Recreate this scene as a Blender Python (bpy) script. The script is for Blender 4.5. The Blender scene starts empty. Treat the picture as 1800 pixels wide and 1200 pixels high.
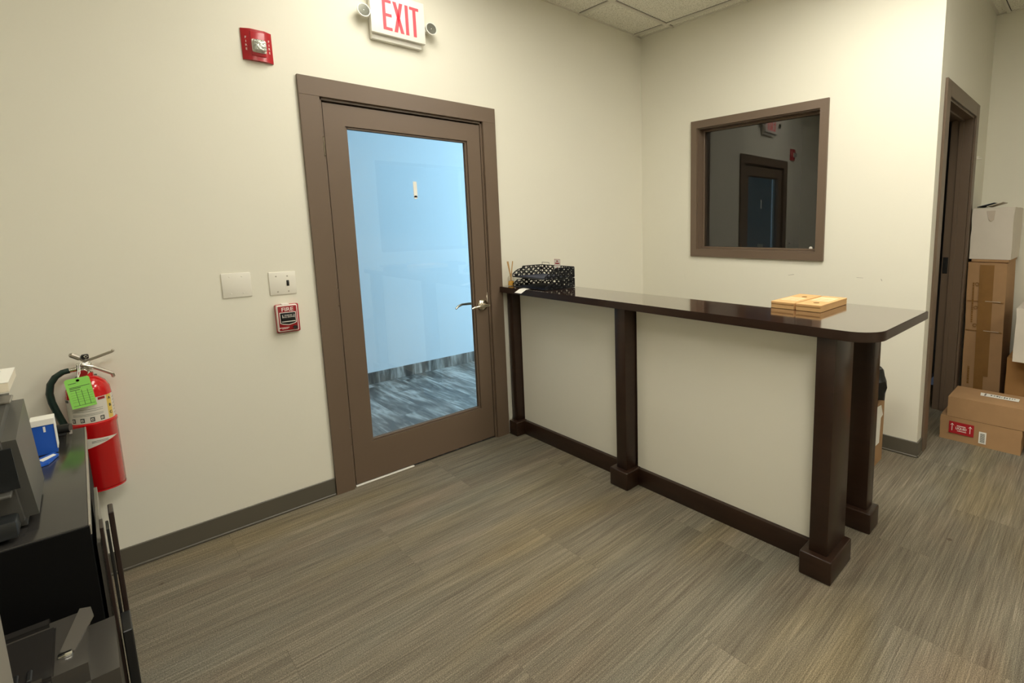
import bpy, bmesh, math, random
from mathutils import Vector, Matrix
random.seed(7)
C = bpy.context.scene.collection
sc = bpy.context.scene
PI = math.pi

# ------------------------------------------------------------------ camera
CAM = Vector((-3.335, -2.932, 1.426))
yaw, pitch, roll = -0.820, -0.137, -0.013
F_PX, PPX, PPY = 894.73, 1103.9, 518.35
fw = Vector((-math.sin(yaw)*math.cos(pitch), math.cos(yaw)*math.cos(pitch), math.sin(pitch)))
rt = Vector((math.cos(yaw), math.sin(yaw), 0))
up = rt.cross(fw)
r2 = rt*math.cos(roll) + up*math.sin(roll)
u2 = -rt*math.sin(roll) + up*math.cos(roll)
cam_data = bpy.data.cameras.new('camera')
cam_data.sensor_width = 36
cam_data.lens = F_PX*36/1800
cam_data.shift_x = (900-PPX)/1800
cam_data.shift_y = (PPY-600)/1800
cam_data.clip_start = 0.02
cam = bpy.data.objects.new('camera', cam_data)
cam.matrix_world = Matrix(((r2.x, u2.x, -fw.x, CAM.x), (r2.y, u2.y, -fw.y, CAM.y), (r2.z, u2.z, -fw.z, CAM.z), (0, 0, 0, 1)))
C.objects.link(cam)
sc.camera = cam

# ------------------------------------------------------------------ world, light levels, exposure
w = bpy.data.worlds.new('world'); sc.world = w; w.use_nodes = True
w.node_tree.nodes['Background'].inputs[0].default_value = (0.5, 0.6, 0.8, 1)
w.node_tree.nodes['Background'].inputs[1].default_value = 0.05
sc.view_settings.view_transform = 'Standard'
sc.view_settings.look = 'None'
sc.view_settings.gamma = 1
sc.view_settings.use_curve_mapping = False
sc.view_settings.exposure = 0.0
LAMP_COLOR = (1.0, 0.955, 0.84)
LAMP_POWER = 20.0
# ceiling panel lights: (x0, x1, y0, y1, relative strength)
LIGHTS = [(-1.26, -0.67, -2.927, -1.631, 1.0),
          (-2.44, -1.85, -1.631, -0.335, 0.62),
          (-3.62, -2.44, -3.575, -2.927, 1.15),
          (-1.26, -0.67, -4.871, -4.223, 1.3)]
DAY_COLOR = (0.47, 0.79, 1.0)
DAY_POWER = 128

# ------------------------------------------------------------------ materials
def mat(name, col, rough=0.5, metal=0.0, spec=0.5, coat=0.0, emit=None, estr=0, bump=None, var=None, trans=0):
    m = bpy.data.materials.new(name); m.use_nodes = True
    nt = m.node_tree; b = nt.nodes['Principled BSDF']
    b.inputs['Base Color'].default_value = (*col, 1)
    b.inputs['Roughness'].default_value = rough
    b.inputs['Metallic'].default_value = metal
    b.inputs['Specular IOR Level'].default_value = spec
    b.inputs['Coat Weight'].default_value = coat
    b.inputs['Coat Roughness'].default_value = 0.08
    if trans: b.inputs['Transmission Weight'].default_value = trans
    if emit:
        b.inputs['Emission Color'].default_value = (*emit, 1); b.inputs['Emission Strength'].default_value = estr
    tc = nt.nodes.new('ShaderNodeTexCoord')
    if var:   # (scale xyz, amount)
        mp = nt.nodes.new('ShaderNodeMapping'); mp.inputs['Scale'].default_value = var[0]
        n = nt.nodes.new('ShaderNodeTexNoise'); n.inputs['Scale'].default_value = 1; n.inputs['Detail'].default_value = 4
        hs = nt.nodes.new('ShaderNodeMix'); hs.data_type = 'RGBA'
        hs.inputs[6].default_value = (*[c*(1-var[1]) for c in col], 1)
        hs.inputs[7].default_value = (*[min(1, c*(1+var[1])) for c in col], 1)
        nt.links.new(tc.outputs['Object'], mp.inputs[0]); nt.links.new(mp.outputs[0], n.inputs['Vector'])
        nt.links.new(n.outputs[0], hs.inputs[0]); nt.links.new(hs.outputs[2], b.inputs['Base Color'])
    if bump:  # (scale, strength, distance)
        n = nt.nodes.new('ShaderNodeTexNoise'); n.inputs['Scale'].default_value = bump[0]; n.inputs['Detail'].default_value = 3
        bp = nt.nodes.new('ShaderNodeBump'); bp.inputs['Strength'].default_value = bump[1]; bp.inputs['Distance'].default_value = bump[2]
        nt.links.new(tc.outputs['Object'], n.inputs['Vector']); nt.links.new(n.outputs[0], bp.inputs['Height'])
        nt.links.new(bp.outputs[0], b.inputs['Normal'])
    return m

def glass_mat(name, ior, tint=(1, 1, 1)):
    m = bpy.data.materials.new(name); m.use_nodes = True; nt = m.node_tree; nt.nodes.clear()
    o = nt.nodes.new('ShaderNodeOutputMaterial'); mx = nt.nodes.new('ShaderNodeMixShader')
    t = nt.nodes.new('ShaderNodeBsdfTransparent'); t.inputs[0].default_value = (*tint, 1)
    g = nt.nodes.new('ShaderNodeBsdfGlossy'); g.inputs['Roughness'].default_value = 0.0
    f0 = 2*((ior-1)/(ior+1))**2       # reflectance of the two faces of the pane, Schlick falloff
    ge = nt.nodes.new('ShaderNodeNewGeometry'); dp = nt.nodes.new('ShaderNodeVectorMath'); dp.operation = 'DOT_PRODUCT'
    nt.links.new(ge.outputs['Incoming'], dp.inputs[0]); nt.links.new(ge.outputs['Normal'], dp.inputs[1])
    def mt(op, a, b):
        n = nt.nodes.new('ShaderNodeMath'); n.operation = op
        for i, v in enumerate((a, b)):
            if v is None: continue
            if isinstance(v, (int, float)): n.inputs[i].default_value = v
            else: nt.links.new(v, n.inputs[i])
        return n.outputs[0]
    fr = mt('ADD', mt('MULTIPLY', mt('POWER', mt('SUBTRACT', 1.0, mt('ABSOLUTE', dp.outputs['Value'], None)), 5.0), 1-f0), f0)
    nt.links.new(fr, mx.inputs[0]); nt.links.new(t.outputs[0], mx.inputs[1]); nt.links.new(g.outputs[0], mx.inputs[2])
    nt.links.new(mx.outputs[0], o.inputs[0])
    return m

M_wall = mat('cream_wall_paint', (0.79, 0.765, 0.655), 0.55, spec=0.3, bump=(60, 0.12, 0.002), var=((1.2, 1.2, 1.2), 0.02))
M_panel = mat('counter_panel_paint', (0.79, 0.76, 0.655), 0.5, spec=0.3, bump=(70, 0.08, 0.002), var=((2, 2, 2), 0.02))
M_blue = mat('pale_vestibule_paint', (0.80, 0.83, 0.85), 0.6)
M_trim = mat('taupe_trim_paint', (0.150, 0.105, 0.072), 0.38, spec=0.45, var=((3, 3, 3), 0.06))
M_base = mat('grey_vinyl_baseboard', (0.105, 0.094, 0.072), 0.4, var=((2, 2, 2), 0.05))
M_gapshade = mat('painted_gap_shade', (0.01, 0.009, 0.008), 0.8)
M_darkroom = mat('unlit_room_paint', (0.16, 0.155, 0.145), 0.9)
M_wood = mat('espresso_wood', (0.027, 0.0125, 0.007), 0.33, spec=0.4, coat=0.1, var=((6, 6, 40), 0.35))
M_ctop = mat('espresso_counter_top', (0.036, 0.0145, 0.009), 0.12, spec=0.8, coat=1.0, var=((60, 4, 4), 0.35))
M_wear = mat('worn_wood_edge', (0.10, 0.055, 0.04), 0.4)
M_metal = mat('satin_nickel', (0.70, 0.64, 0.53), 0.18, metal=1)
M_chrome = mat('chrome', (0.75, 0.74, 0.7), 0.12, metal=1)
M_steel = mat('brushed_steel', (0.52, 0.48, 0.42), 0.32, metal=1)
M_white = mat('white_plastic', (0.80, 0.77, 0.68), 0.35)
M_whitep = mat('white_paper', (0.85, 0.83, 0.76), 0.7)
M_cream = mat('cream_paper', (0.78, 0.70, 0.55), 0.7)
M_black = mat('black_plastic', (0.012, 0.012, 0.012), 0.35)
M_blackg = mat('glossy_black', (0.022, 0.020, 0.018), 0.13, spec=0.6, coat=0.4)
M_arm = mat('arm_plastic', (0.11, 0.10, 0.085), 0.25, coat=0.3)
M_charc = mat('charcoal_shell', (0.055, 0.050, 0.043), 0.25, spec=0.5, coat=0.3)
M_bmetal = mat('black_metal_mesh', (0.012, 0.013, 0.016), 0.4, metal=0.3)
M_red = mat('red_plastic', (0.42, 0.012, 0.02), 0.3, coat=0.2)
M_redg = mat('glossy_red_paint', (0.60, 0.008, 0.010), 0.18, coat=0.5)
M_redd = mat('dark_red_vinyl', (0.30, 0.008, 0.012), 0.35)
M_letter = mat('white_lettering', (0.85, 0.78, 0.72), 0.5)
M_exit = mat('exit_sign_lettering', (0.80, 0.05, 0.06), 0.5, emit=(1.0, 0.10, 0.13), estr=0.5)
M_signw = mat('exit_sign_housing', (0.84, 0.82, 0.75), 0.4)
M_lens = mat('lamp_lens', (0.30, 0.31, 0.27), 0.15, metal=0.8)
M_clear = mat('strobe_lens', (0.55, 0.58, 0.52), 0.05, metal=0.6, bump=(90, 0.9, 0.01))
M_green = mat('green_card', (0.33, 0.80, 0.14), 0.6)
M_ink = mat('printed_ink', (0.05, 0.06, 0.05), 0.6)
M_yellow = mat('yellow_label', (0.75, 0.55, 0.12), 0.5)
M_labelw = mat('extinguisher_label', (0.70, 0.66, 0.58), 0.5)
M_hose = mat('green_black_rubber', (0.01, 0.028, 0.022), 0.4)
M_blueb = mat('blue_carton', (0.015, 0.10, 0.50), 0.4)
M_darkblue = mat('navy_print', (0.014, 0.022, 0.055), 0.5)
M_printer = mat('charcoal_printer_shell', (0.085, 0.082, 0.072), 0.38)
M_printd = mat('dark_printer_panel', (0.015, 0.017, 0.018), 0.3)
M_desk = mat('black_laminate', (0.030, 0.028, 0.026), 0.16, spec=0.6, var=((5, 5, 5), 0.2))
M_deskd = mat('black_cabinet_front', (0.003, 0.003, 0.003), 0.6, spec=0.15)
M_edge = mat('pale_plastic_edge', (0.30, 0.27, 0.22), 0.35)
M_sheet = mat('smoky_plastic', (0.16, 0.145, 0.12), 0.3)
M_grey = mat('warm_grey_paint', (0.24, 0.22, 0.18), 0.5)
M_brownd = mat('dark_brown_board', (0.022, 0.012, 0.009), 0.4)
M_card = mat('cardboard', (0.40, 0.24, 0.12), 0.75, spec=0.2, bump=(25, 0.25, 0.004), var=((9, 9, 9), 0.13))
M_cardd = mat('cardboard_golden', (0.36, 0.19, 0.07), 0.75, spec=0.2, bump=(25, 0.25, 0.004), var=((7, 7, 7), 0.10))
M_kraft = mat('kraft_box', (0.62, 0.37, 0.155), 0.6, var=((14, 14, 14), 0.12))
M_kraftl = mat('kraft_label', (0.82, 0.62, 0.38), 0.6)
M_cardw = mat('white_cardboard', (0.68, 0.62, 0.53), 0.7, spec=0.2, bump=(14, 0.35, 0.006), var=((6, 6, 6), 0.08))
M_tape = mat('brown_packing_tape', (0.27, 0.14, 0.045), 0.25, var=((20, 20, 20), 0.12))
M_stain = mat('box_stain', (0.55, 0.47, 0.38), 0.8)
M_amber = mat('amber_oil', (0.85, 0.45, 0.06), 0.1, coat=0.5)
M_reed = mat('reed', (0.55, 0.33, 0.12), 0.7)
M_bottle = glass_mat('clear_bottle_glass', 1.5, (0.96, 0.95, 0.9))
M_doorglass = glass_mat('clear_door_glass', 1.56, (0.97, 0.98, 0.98))
M_winglass = glass_mat('interior_window_glass', 1.64, (0.55, 0.55, 0.55))
M_scuff = mat('grey_scuff', (0.45, 0.42, 0.35), 0.7)

def lamp_mat(s):
    return mat('light_diffuser', (0.9, 0.9, 0.88), 0.5, emit=LAMP_COLOR, estr=LAMP_POWER*s)

def N(nt, t, **k):
    n = nt.nodes.new(t)
    for a, b in k.items(): setattr(n, a, b)
    return n

def carpet():
    m = bpy.data.materials.new('striated_carpet'); m.use_nodes = True; nt = m.node_tree; L = nt.links
    b = nt.nodes['Principled BSDF']; b.inputs['Roughness'].default_value = 0.95; b.inputs['Specular IOR Level'].default_value = 0.15
    tc = N(nt, 'ShaderNodeTexCoord')
    br = N(nt, 'ShaderNodeTexBrick'); br.offset = 0.5; br.squash = 1
    br.inputs['Color1'].default_value = (0, 0, 0, 1); br.inputs['Color2'].default_value = (1, 1, 1, 1); br.inputs['Mortar'].default_value = (0.5, 0.5, 0.5, 1)
    br.inputs['Scale'].default_value = 1; br.inputs['Mortar Size'].default_value = 0.0012; br.inputs['Brick Width'].default_value = 1.0; br.inputs['Row Height'].default_value = 0.5
    L.new(tc.outputs['Object'], br.inputs['Vector'])
    # each plank shifts the streak pattern
    comb = N(nt, 'ShaderNodeVectorMath', operation='MULTIPLY_ADD')
    comb.inputs[1].default_value = (37, 11, 0)
    L.new(br.outputs['Color'], comb.inputs[0]); L.new(tc.outputs['Object'], comb.inputs[2])
    def streak(sx, sy, det, dist=0):
        mp = N(nt, 'ShaderNodeMapping'); mp.inputs['Scale'].default_value = (sx, sy, 1)
        n = N(nt, 'ShaderNodeTexNoise'); n.inputs['Scale'].default_value = 1; n.inputs['Detail'].default_value = det; n.inputs['Distortion'].default_value = dist
        L.new(comb.outputs[0], mp.inputs[0]); L.new(mp.outputs[0], n.inputs['Vector']); return n
    s1 = streak(2.6, 120, 4); s2 = streak(1.0, 16, 2); s3 = streak(6, 330, 2)
    pn = N(nt, 'ShaderNodeTexNoise'); pn.inputs['Scale'].default_value = 300; pn.inputs['Detail'].default_value = 2
    L.new(tc.outputs['Object'], pn.inputs['Vector'])
    def ma(op, a, bb):
        n = N(nt, 'ShaderNodeMath', operation=op)
        for i, v in enumerate((a, bb)):
            if isinstance(v, (int, float)): n.inputs[i].default_value = v
            else: L.new(v, n.inputs[i])
        return n.outputs[0]
    v = ma('ADD', ma('MULTIPLY', s1.outputs[0], 0.31), ma('MULTIPLY', s2.outputs[0], 0.20))
    v = ma('ADD', v, ma('MULTIPLY', s3.outputs[0], 0.25))
    v = ma('ADD', v, ma('MULTIPLY', pn.outputs[0], 0.55))
    v = ma('ADD', v, ma('MULTIPLY', br.outputs['Color'], 0.05))
    cr = N(nt, 'ShaderNodeValToRGB'); e = cr.color_ramp.elements
    e[0].position = 0.50; e[0].color = (0.080, 0.068, 0.049, 1)
    e[1].position = 0.88; e[1].color = (0.36, 0.315, 0.235, 1)
    n = cr.color_ramp.elements.new(0.685); n.color = (0.172, 0.148, 0.108, 1)
    L.new(v, cr.inputs[0])
    # soft hue patches: olive, grey-green, reddish tan
    def patch(scale, seed, col, lo, hi, prev):
        mp = N(nt, 'ShaderNodeMapping'); mp.inputs['Location'].default_value = (seed, seed*2, 0); mp.inputs['Scale'].default_value = (scale*0.5, scale*1.6, 1)
        nn = N(nt, 'ShaderNodeTexNoise'); nn.inputs['Scale'].default_value = 1; nn.inputs['Detail'].default_value = 2
        rr = N(nt, 'ShaderNodeMapRange'); rr.inputs['From Min'].default_value = lo; rr.inputs['From Max'].default_value = hi
        mx = N(nt, 'ShaderNodeMix'); mx.data_type = 'RGBA'; mx.blend_type = 'MULTIPLY'
        mx.inputs[7].default_value = (*col, 1)
        L.new(tc.outputs['Object'], mp.inputs[0]); L.new(mp.outputs[0], nn.inputs['Vector']); L.new(nn.outputs[0], rr.inputs[0])
        L.new(rr.outputs[0], mx.inputs[0]); L.new(prev, mx.inputs[6]); return mx.outputs[2]
    c = patch(1.6, 3, (1.05, 0.99, 0.84), 0.5, 0.68, cr.outputs[0])
    c = patch(1.7, 9, (0.93, 0.98, 1.02), 0.5, 0.68, c)
    c = patch(2.0, 17, (1.05, 0.97, 0.93), 0.54, 0.7, c)
    # small spots
    vo = N(nt, 'ShaderNodeTexVoronoi'); vo.inputs['Scale'].default_value = 2.6
    dn = N(nt, 'ShaderNodeTexNoise'); dn.inputs['Scale'].default_value = 30
    add = N(nt, 'ShaderNodeVectorMath', operation='MULTIPLY_ADD'); add.inputs[1].default_value = (0.02, 0.02, 0)
    L.new(dn.outputs['Color'], add.inputs[0]); L.new(tc.outputs['Object'], add.inputs[2]); L.new(add.outputs[0], vo.inputs['Vector'])
    sr = N(nt, 'ShaderNodeMapRange'); sr.inputs['From Min'].default_value = 0.022; sr.inputs['From Max'].default_value = 0.034; sr.inputs['To Min'].default_value = 0.6; sr.inputs['To Max'].default_value = 0
    L.new(vo.outputs['Distance'], sr.inputs[0])
    sm = N(nt, 'ShaderNodeMix'); sm.data_type = 'RGBA'; sm.inputs[7].default_value = (0.06, 0.045, 0.025, 1)
    L.new(sr.outputs[0], sm.inputs[0]); L.new(c, sm.inputs[6])
    jm = N(nt, 'ShaderNodeMix'); jm.data_type = 'RGBA'; jm.blend_type = 'MULTIPLY'; jm.inputs[7].default_value = (0.72, 0.70, 0.66, 1)
    jf = ma('MULTIPLY', br.outputs['Fac'], 0.3)
    L.new(jf, jm.inputs[0]); L.new(sm.outputs[2], jm.inputs[6])
    L.new(jm.outputs[2], b.inputs['Base Color'])
    bp = N(nt, 'ShaderNodeBump'); bp.inputs['Strength'].default_value = 0.5; bp.inputs['Distance'].default_value = 0.003
    L.new(v, bp.inputs['Height']); L.new(bp.outputs[0], b.inputs['Normal'])
    return m

def plank_tile(name, vert=False):
    m = bpy.data.materials.new(name); m.use_nodes = True; nt = m.node_tree; L = nt.links
    b = nt.nodes['Principled BSDF']; b.inputs['Roughness'].default_value = 0.32
    tc = N(nt, 'ShaderNodeTexCoord')
    sep = N(nt, 'ShaderNodeSeparateXYZ'); cb = N(nt, 'ShaderNodeCombineXYZ')
    L.new(tc.outputs['Object'], sep.inputs[0])
    if vert:
        L.new(sep.outputs['Z'], cb.inputs[0]); L.new(sep.outputs['X'], cb.inputs[1])
    else:
        L.new(sep.outputs['Y'], cb.inputs[0]); L.new(sep.outputs['X'], cb.inputs[1])
    br = N(nt, 'ShaderNodeTexBrick'); br.offset = 0.36
    br.inputs['Color1'].default_value = (0, 0, 0, 1); br.inputs['Color2'].default_value = (1, 1, 1, 1); br.inputs['Mortar'].default_value = (0.3, 0.3, 0.3, 1)
    br.inputs['Scale'].default_value = 1; br.inputs['Mortar Size'].default_value = 0.002
    br.inputs['Brick Width'].default_value = 0.9 if not vert else 5; br.inputs['Row Height'].default_value = 0.2 if not vert else 0.6
    L.new(cb.outputs[0], br.inputs['Vector'])
    off = N(nt, 'ShaderNodeVectorMath', operation='MULTIPLY_ADD'); off.inputs[1].default_value = (9, 5, 0)
    L.new(br.outputs['Color'], off.inputs[0]); L.new(cb.outputs[0], off.inputs[2])
    def ns(sx, sy, det, dist):
        mp = N(nt, 'ShaderNodeMapping'); mp.inputs['Scale'].default_value = (sx, sy, 1)
        n = N(nt, 'ShaderNodeTexNoise'); n.inputs['Scale'].default_value = 1; n.inputs['Detail'].default_value = det; n.inputs['Distortion'].default_value = dist
        L.new(off.outputs[0], mp.inputs[0]); L.new(mp.outputs[0], n.inputs['Vector']); return n.outputs[0]
    a = ns(1.7, 9, 6, 1.1); c2 = ns(5, 38, 5, 0.6)
    mm = N(nt, 'ShaderNodeMath', operation='MULTIPLY_ADD'); mm.inputs[1].default_value = 0.35; L.new(c2, mm.inputs[0])
    m2 = N(nt, 'ShaderNodeMath', operation='MULTIPLY'); m2.inputs[1].default_value = 0.78; L.new(a, m2.inputs[0]); L.new(m2.outputs[0], mm.inputs[2])
    cr = N(nt, 'ShaderNodeValToRGB'); e = cr.color_ramp.elements
    e[0].position = 0.46; e[0].color = (0.085, 0.072, 0.062, 1); e[1].position = 0.72; e[1].color = (0.55, 0.50, 0.45, 1)
    n = e.new(0.57); n.color = (0.20, 0.175, 0.150, 1)
    L.new(mm.outputs[0], cr.inputs[0])
    jm = N(nt, 'ShaderNodeMix'); jm.data_type = 'RGBA'; jm.inputs[7].default_value = (0.10, 0.10, 0.10, 1)
    L.new(br.outputs['Fac'], jm.inputs[0]); L.new(cr.outputs[0], jm.inputs[6]); L.new(jm.outputs[2], b.inputs['Base Color'])
    return m

def ceiling_mat():
    m = bpy.data.materials.new('acoustic_ceiling_tile'); m.use_nodes = True; nt = m.node_tree; L = nt.links
    b = nt.nodes['Principled BSDF']; b.inputs['Roughness'].default_value = 0.95
    tc = N(nt, 'ShaderNodeTexCoord'); n = N(nt, 'ShaderNodeTexNoise'); n.inputs['Scale'].default_value = 120; n.inputs['Detail'].default_value = 3
    L.new(tc.outputs['Object'], n.inputs['Vector'])
    cr = N(nt, 'ShaderNodeValToRGB'); e = cr.color_ramp.elements
    e[0].position = 0.34; e[0].color = (0.62, 0.60, 0.50, 1); e[1].position = 0.52; e[1].color = (0.92, 0.90, 0.80, 1)
    L.new(n.outputs[0], cr.inputs[0]); L.new(cr.outputs[0], b.inputs['Base Color'])
    bp = N(nt, 'ShaderNodeBump'); bp.inputs['Strength'].default_value = 0.6; bp.inputs['Distance'].default_value = 0.004
    L.new(n.outputs[0], bp.inputs['Height']); L.new(bp.outputs[0], b.inputs['Normal'])
    return m

M_carpet = carpet(); M_tile = plank_tile('wood_look_floor_tile'); M_tilev = plank_tile('wood_look_base_tile', True); M_ceil = ceiling_mat()
M_grid = mat('ceiling_grid_metal', (0.74, 0.71, 0.62), 0.5)

# ------------------------------------------------------------------ builders
class MB:
    """collects shapes in world coordinates, links them as ONE mesh object"""
    def __init__(s): s.bm = bmesh.new(); s.mats = []
    def mi(s, m):
        if m not in s.mats: s.mats.append(m)
        return s.mats.index(m)
    def _new(s, faces, m, smooth=False):
        i = s.mi(m)
        for f in faces: f.material_index = i; f.smooth = smooth
    def box(s, x0, x1, y0, y1, z0, z1, m, bev=0, seg=2, only=None, xf=None):
        t = bmesh.new()
        bmesh.ops.create_cube(t, size=1)
        for v in t.verts:
            v.co = Vector(((x0+x1)/2+v.co.x*(x1-x0), (y0+y1)/2+v.co.y*(y1-y0), (z0+z1)/2+v.co.z*(z1-z0)))
        if bev:
            ed = [e for e in t.edges if only is None or only(e)]
            bmesh.ops.bevel(t, geom=ed, offset=bev, segments=seg, affect='EDGES', profile=0.5)
        return s.merge(t, m, xf, smooth=bool(bev))
    def merge(s, t, m, xf=None, smooth=False):
        if xf is not None: bmesh.ops.transform(t, matrix=xf, verts=t.verts)
        t.normal_update()
        vm = {}; out = []
        for v in t.verts: vm[v] = s.bm.verts.new(v.co)
        i = s.mi(m)
        for f in t.faces:
            try: g = s.bm.faces.new([vm[v] for v in f.verts])
            except ValueError: continue
            g.material_index = i; g.smooth = smooth; out.append(g)
        t.free(); return s
    def poly(s, pts, m, d=None, smooth=False):
        """flat polygon, or prism when extruded by vector d"""
        t = bmesh.new(); vs = [t.verts.new(p) for p in pts]; f = t.faces.new(vs)
        if d is not None:
            r = bmesh.ops.extrude_face_region(t, geom=[f])
            bmesh.ops.translate(t, vec=Vector(d), verts=[v for v in r['geom'] if isinstance(v, bmesh.types.BMVert)])
        bmesh.ops.recalc_face_normals(t, faces=t.faces)
        return s.merge(t, m, smooth=smooth)
    def tube(s, pts, r, m, seg=12, cap=True):
        pts = [Vector(p) for p in pts]; rs = r if isinstance(r, (list, tuple)) else [r]*len(pts)
        t = bmesh.new(); rings = []; n0 = None
        for k, p in enumerate(pts):
            d = (pts[min(k+1, len(pts)-1)]-pts[max(k-1, 0)]).normalized()
            if n0 is None:
                n0 = d.orthogonal().normalized()
            n0 = (n0-d*n0.dot(d)).normalized(); b = d.cross(n0)
            rings.append([t.verts.new(p+(n0*math.cos(a)+b*math.sin(a))*rs[k]) for a in [2*PI*i/seg for i in range(seg)]])
        for a, b in zip(rings, rings[1:]):
            for i in range(seg): t.faces.new((a[i], a[(i+1) % seg], b[(i+1) % seg], b[i]))
        if cap: t.faces.new(rings[0][::-1]); t.faces.new(rings[-1])
        bmesh.ops.recalc_face_normals(t, faces=t.faces)
        return s.merge(t, m, smooth=True)
    def lathe(s, prof, c, m, axis='z', seg=32, cap=True):
        t = bmesh.new(); rings = []
        for (r, h) in prof:
            ring = []
            for i in range(seg):
                a = 2*PI*i/seg
                if axis == 'z': p = (c[0]+r*math.cos(a), c[1]+r*math.sin(a), c[2]+h)
                elif axis == 'y': p = (c[0]+r*math.cos(a), c[1]+h, c[2]+r*math.sin(a))
                else: p = (c[0]+h, c[1]+r*math.cos(a), c[2]+r*math.sin(a))
                ring.append(t.verts.new(p))
            rings.append(ring)
        for a, b in zip(rings, rings[1:]):
            for i in range(seg): t.faces.new((a[i], a[(i+1) % seg], b[(i+1) % seg], b[i]))
        if cap and prof[0][0] > 1e-4: t.faces.new(rings[0])
        if cap and prof[-1][0] > 1e-4: t.faces.new(rings[-1])
        bmesh.ops.remove_doubles(t, verts=t.verts, dist=1e-5)
        bmesh.ops.recalc_face_normals(t, faces=t.faces)
        return s.merge(t, m, smooth=True)
    def text(s, body, size, origin, xdir, ydir, m, ext=0.0006, align='CENTER', sx=1.0, bold=0.0):
        cu = bpy.data.curves.new('t', 'FONT'); cu.body = body; cu.size = size; cu.extrude = ext; cu.align_x = align; cu.align_y = 'CENTER'
        cu.offset = bold
        ob = bpy.data.objects.new('t', cu)
        me = bpy.data.meshes.new_from_object(ob)
        t = bmesh.new(); t.from_mesh(me)
        X = Vector(xdir).normalized(); Y = Vector(ydir).normalized(); Z = X.cross(Y); o = Vector(origin)
        for v in t.verts: v.co = o+X*v.co.x*sx+Y*v.co.y+Z*v.co.z
        bpy.data.objects.remove(ob); bpy.data.curves.remove(cu); bpy.data.meshes.remove(me)
        return s.merge(t, m)
    def build(s, name, parent=None, base=None):
        me = bpy.data.meshes.new(name)
        if parent is not None: o0 = W[parent.name]
        if base is None:
            if parent is not None: base = o0
            else:
                xs = [v.co for v in s.bm.verts]
                base = Vector(((min(v.x for v in xs)+max(v.x for v in xs))/2, (min(v.y for v in xs)+max(v.y for v in xs))/2, min(v.z for v in xs)))
        base = Vector(base)
        for v in s.bm.verts: v.co -= base
        s.bm.to_mesh(me); s.bm.free()
        for m in s.mats: me.materials.append(m)
        o = bpy.data.objects.new(name, me); C.objects.link(o)
        if parent is not None:
            o.parent = parent; o.location = base-o0
        else: o.location = base
        W[o.name] = base
        try: me.set_sharp_from_angle(angle=math.radians(35))
        except Exception: pass
        return o
W = {}
def thing(name, label, cat, loc, group=None):
    o = bpy.data.objects.new(name, None); o.empty_display_size = 0.05; C.objects.link(o); o.location = loc
    o['label'] = label; o['category'] = cat
    if group: o['group'] = group
    W[o.name] = Vector(loc); return o
def tag(o, label, cat, group=None):
    o['label'] = label; o['category'] = cat
    if group: o['group'] = group
    return o
def struct(o, label=None, cat=None):
    o['kind'] = 'structure'
    if label: o['label'] = label
    if cat: o['category'] = cat
    return o
def shift(o, base): return o

# ------------------------------------------------------------------ room shell
H = 2.948
DL, DR, DT = -2.441, -1.526, 2.078      # door opening
WY0, WY1, WZ0, WZ1 = -0.575, -1.535, 1.226, 2.151   # window opening
LY = -2.202                              # end of the window wall
D2A, D2B, D2H = 0.187, 1.00, 2.137
X3 = 1.535                               # far right wall
YR = -5.5; XL = -4.6
def wallbox(name, boxes, m, label, extra=None):
    k = MB()
    for b in boxes: k.box(*b, m)
    if extra: extra(k)
    return struct(k.build(name, base=(0, 0, 0)), label, 'wall')
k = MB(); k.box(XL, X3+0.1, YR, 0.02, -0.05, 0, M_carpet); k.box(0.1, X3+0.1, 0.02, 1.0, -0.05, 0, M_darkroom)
struct(k.build('floor', base=(0, 0, 0)), 'brown grey striated carpet floor of the lobby', 'floor')
T = 0.12
wallbox('wall_back', [(XL, DL, 0, T, 0, H), (DR, 0, 0, T, 0, H), (DL, DR, 0, T, DT, H)], M_wall, 'cream wall holding the glass door and the exit sign')
wallbox('wall_right', [(0, T, WY0, T, 0, H), (0, T, LY, WY1, 0, H), (0, T, WY1, WY0, 0, WZ0), (0, T, WY1, WY0, WZ1, H)], M_wall, 'cream wall behind the counter holding the dark interior window')
wallbox('wall_alcove', [(T, D2A, LY, LY+T, 0, H), (D2B, X3, LY, LY+T, 0, H), (D2A, D2B, LY, LY+T, D2H, H)], M_wall, 'short cream wall with the dark doorway at the right')
wallbox('wall_far_right', [(X3, X3+T, YR, LY+T, 0, H)], M_wall, 'cream wall behind the stacked boxes at the right')
wallbox('wall_left', [(XL-T, XL, YR, 0, 0, H)], M_wall, 'cream wall closing the lobby beyond the left of the view')
# rear wall holds a dark interior window that the door glass mirrors
RX0, RX1, RZ0, RZ1 = 0.02, 1.44, 1.09, 2.43
wallbox('wall_rear', [(XL, RX0, YR-T, YR, 0, H), (RX1, X3, YR-T, YR, 0, H), (RX0, RX1, YR-T, YR, 0, RZ0), (RX0, RX1, YR-T, YR, RZ1, H)], M_wall, 'cream rear wall behind the camera')
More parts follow.
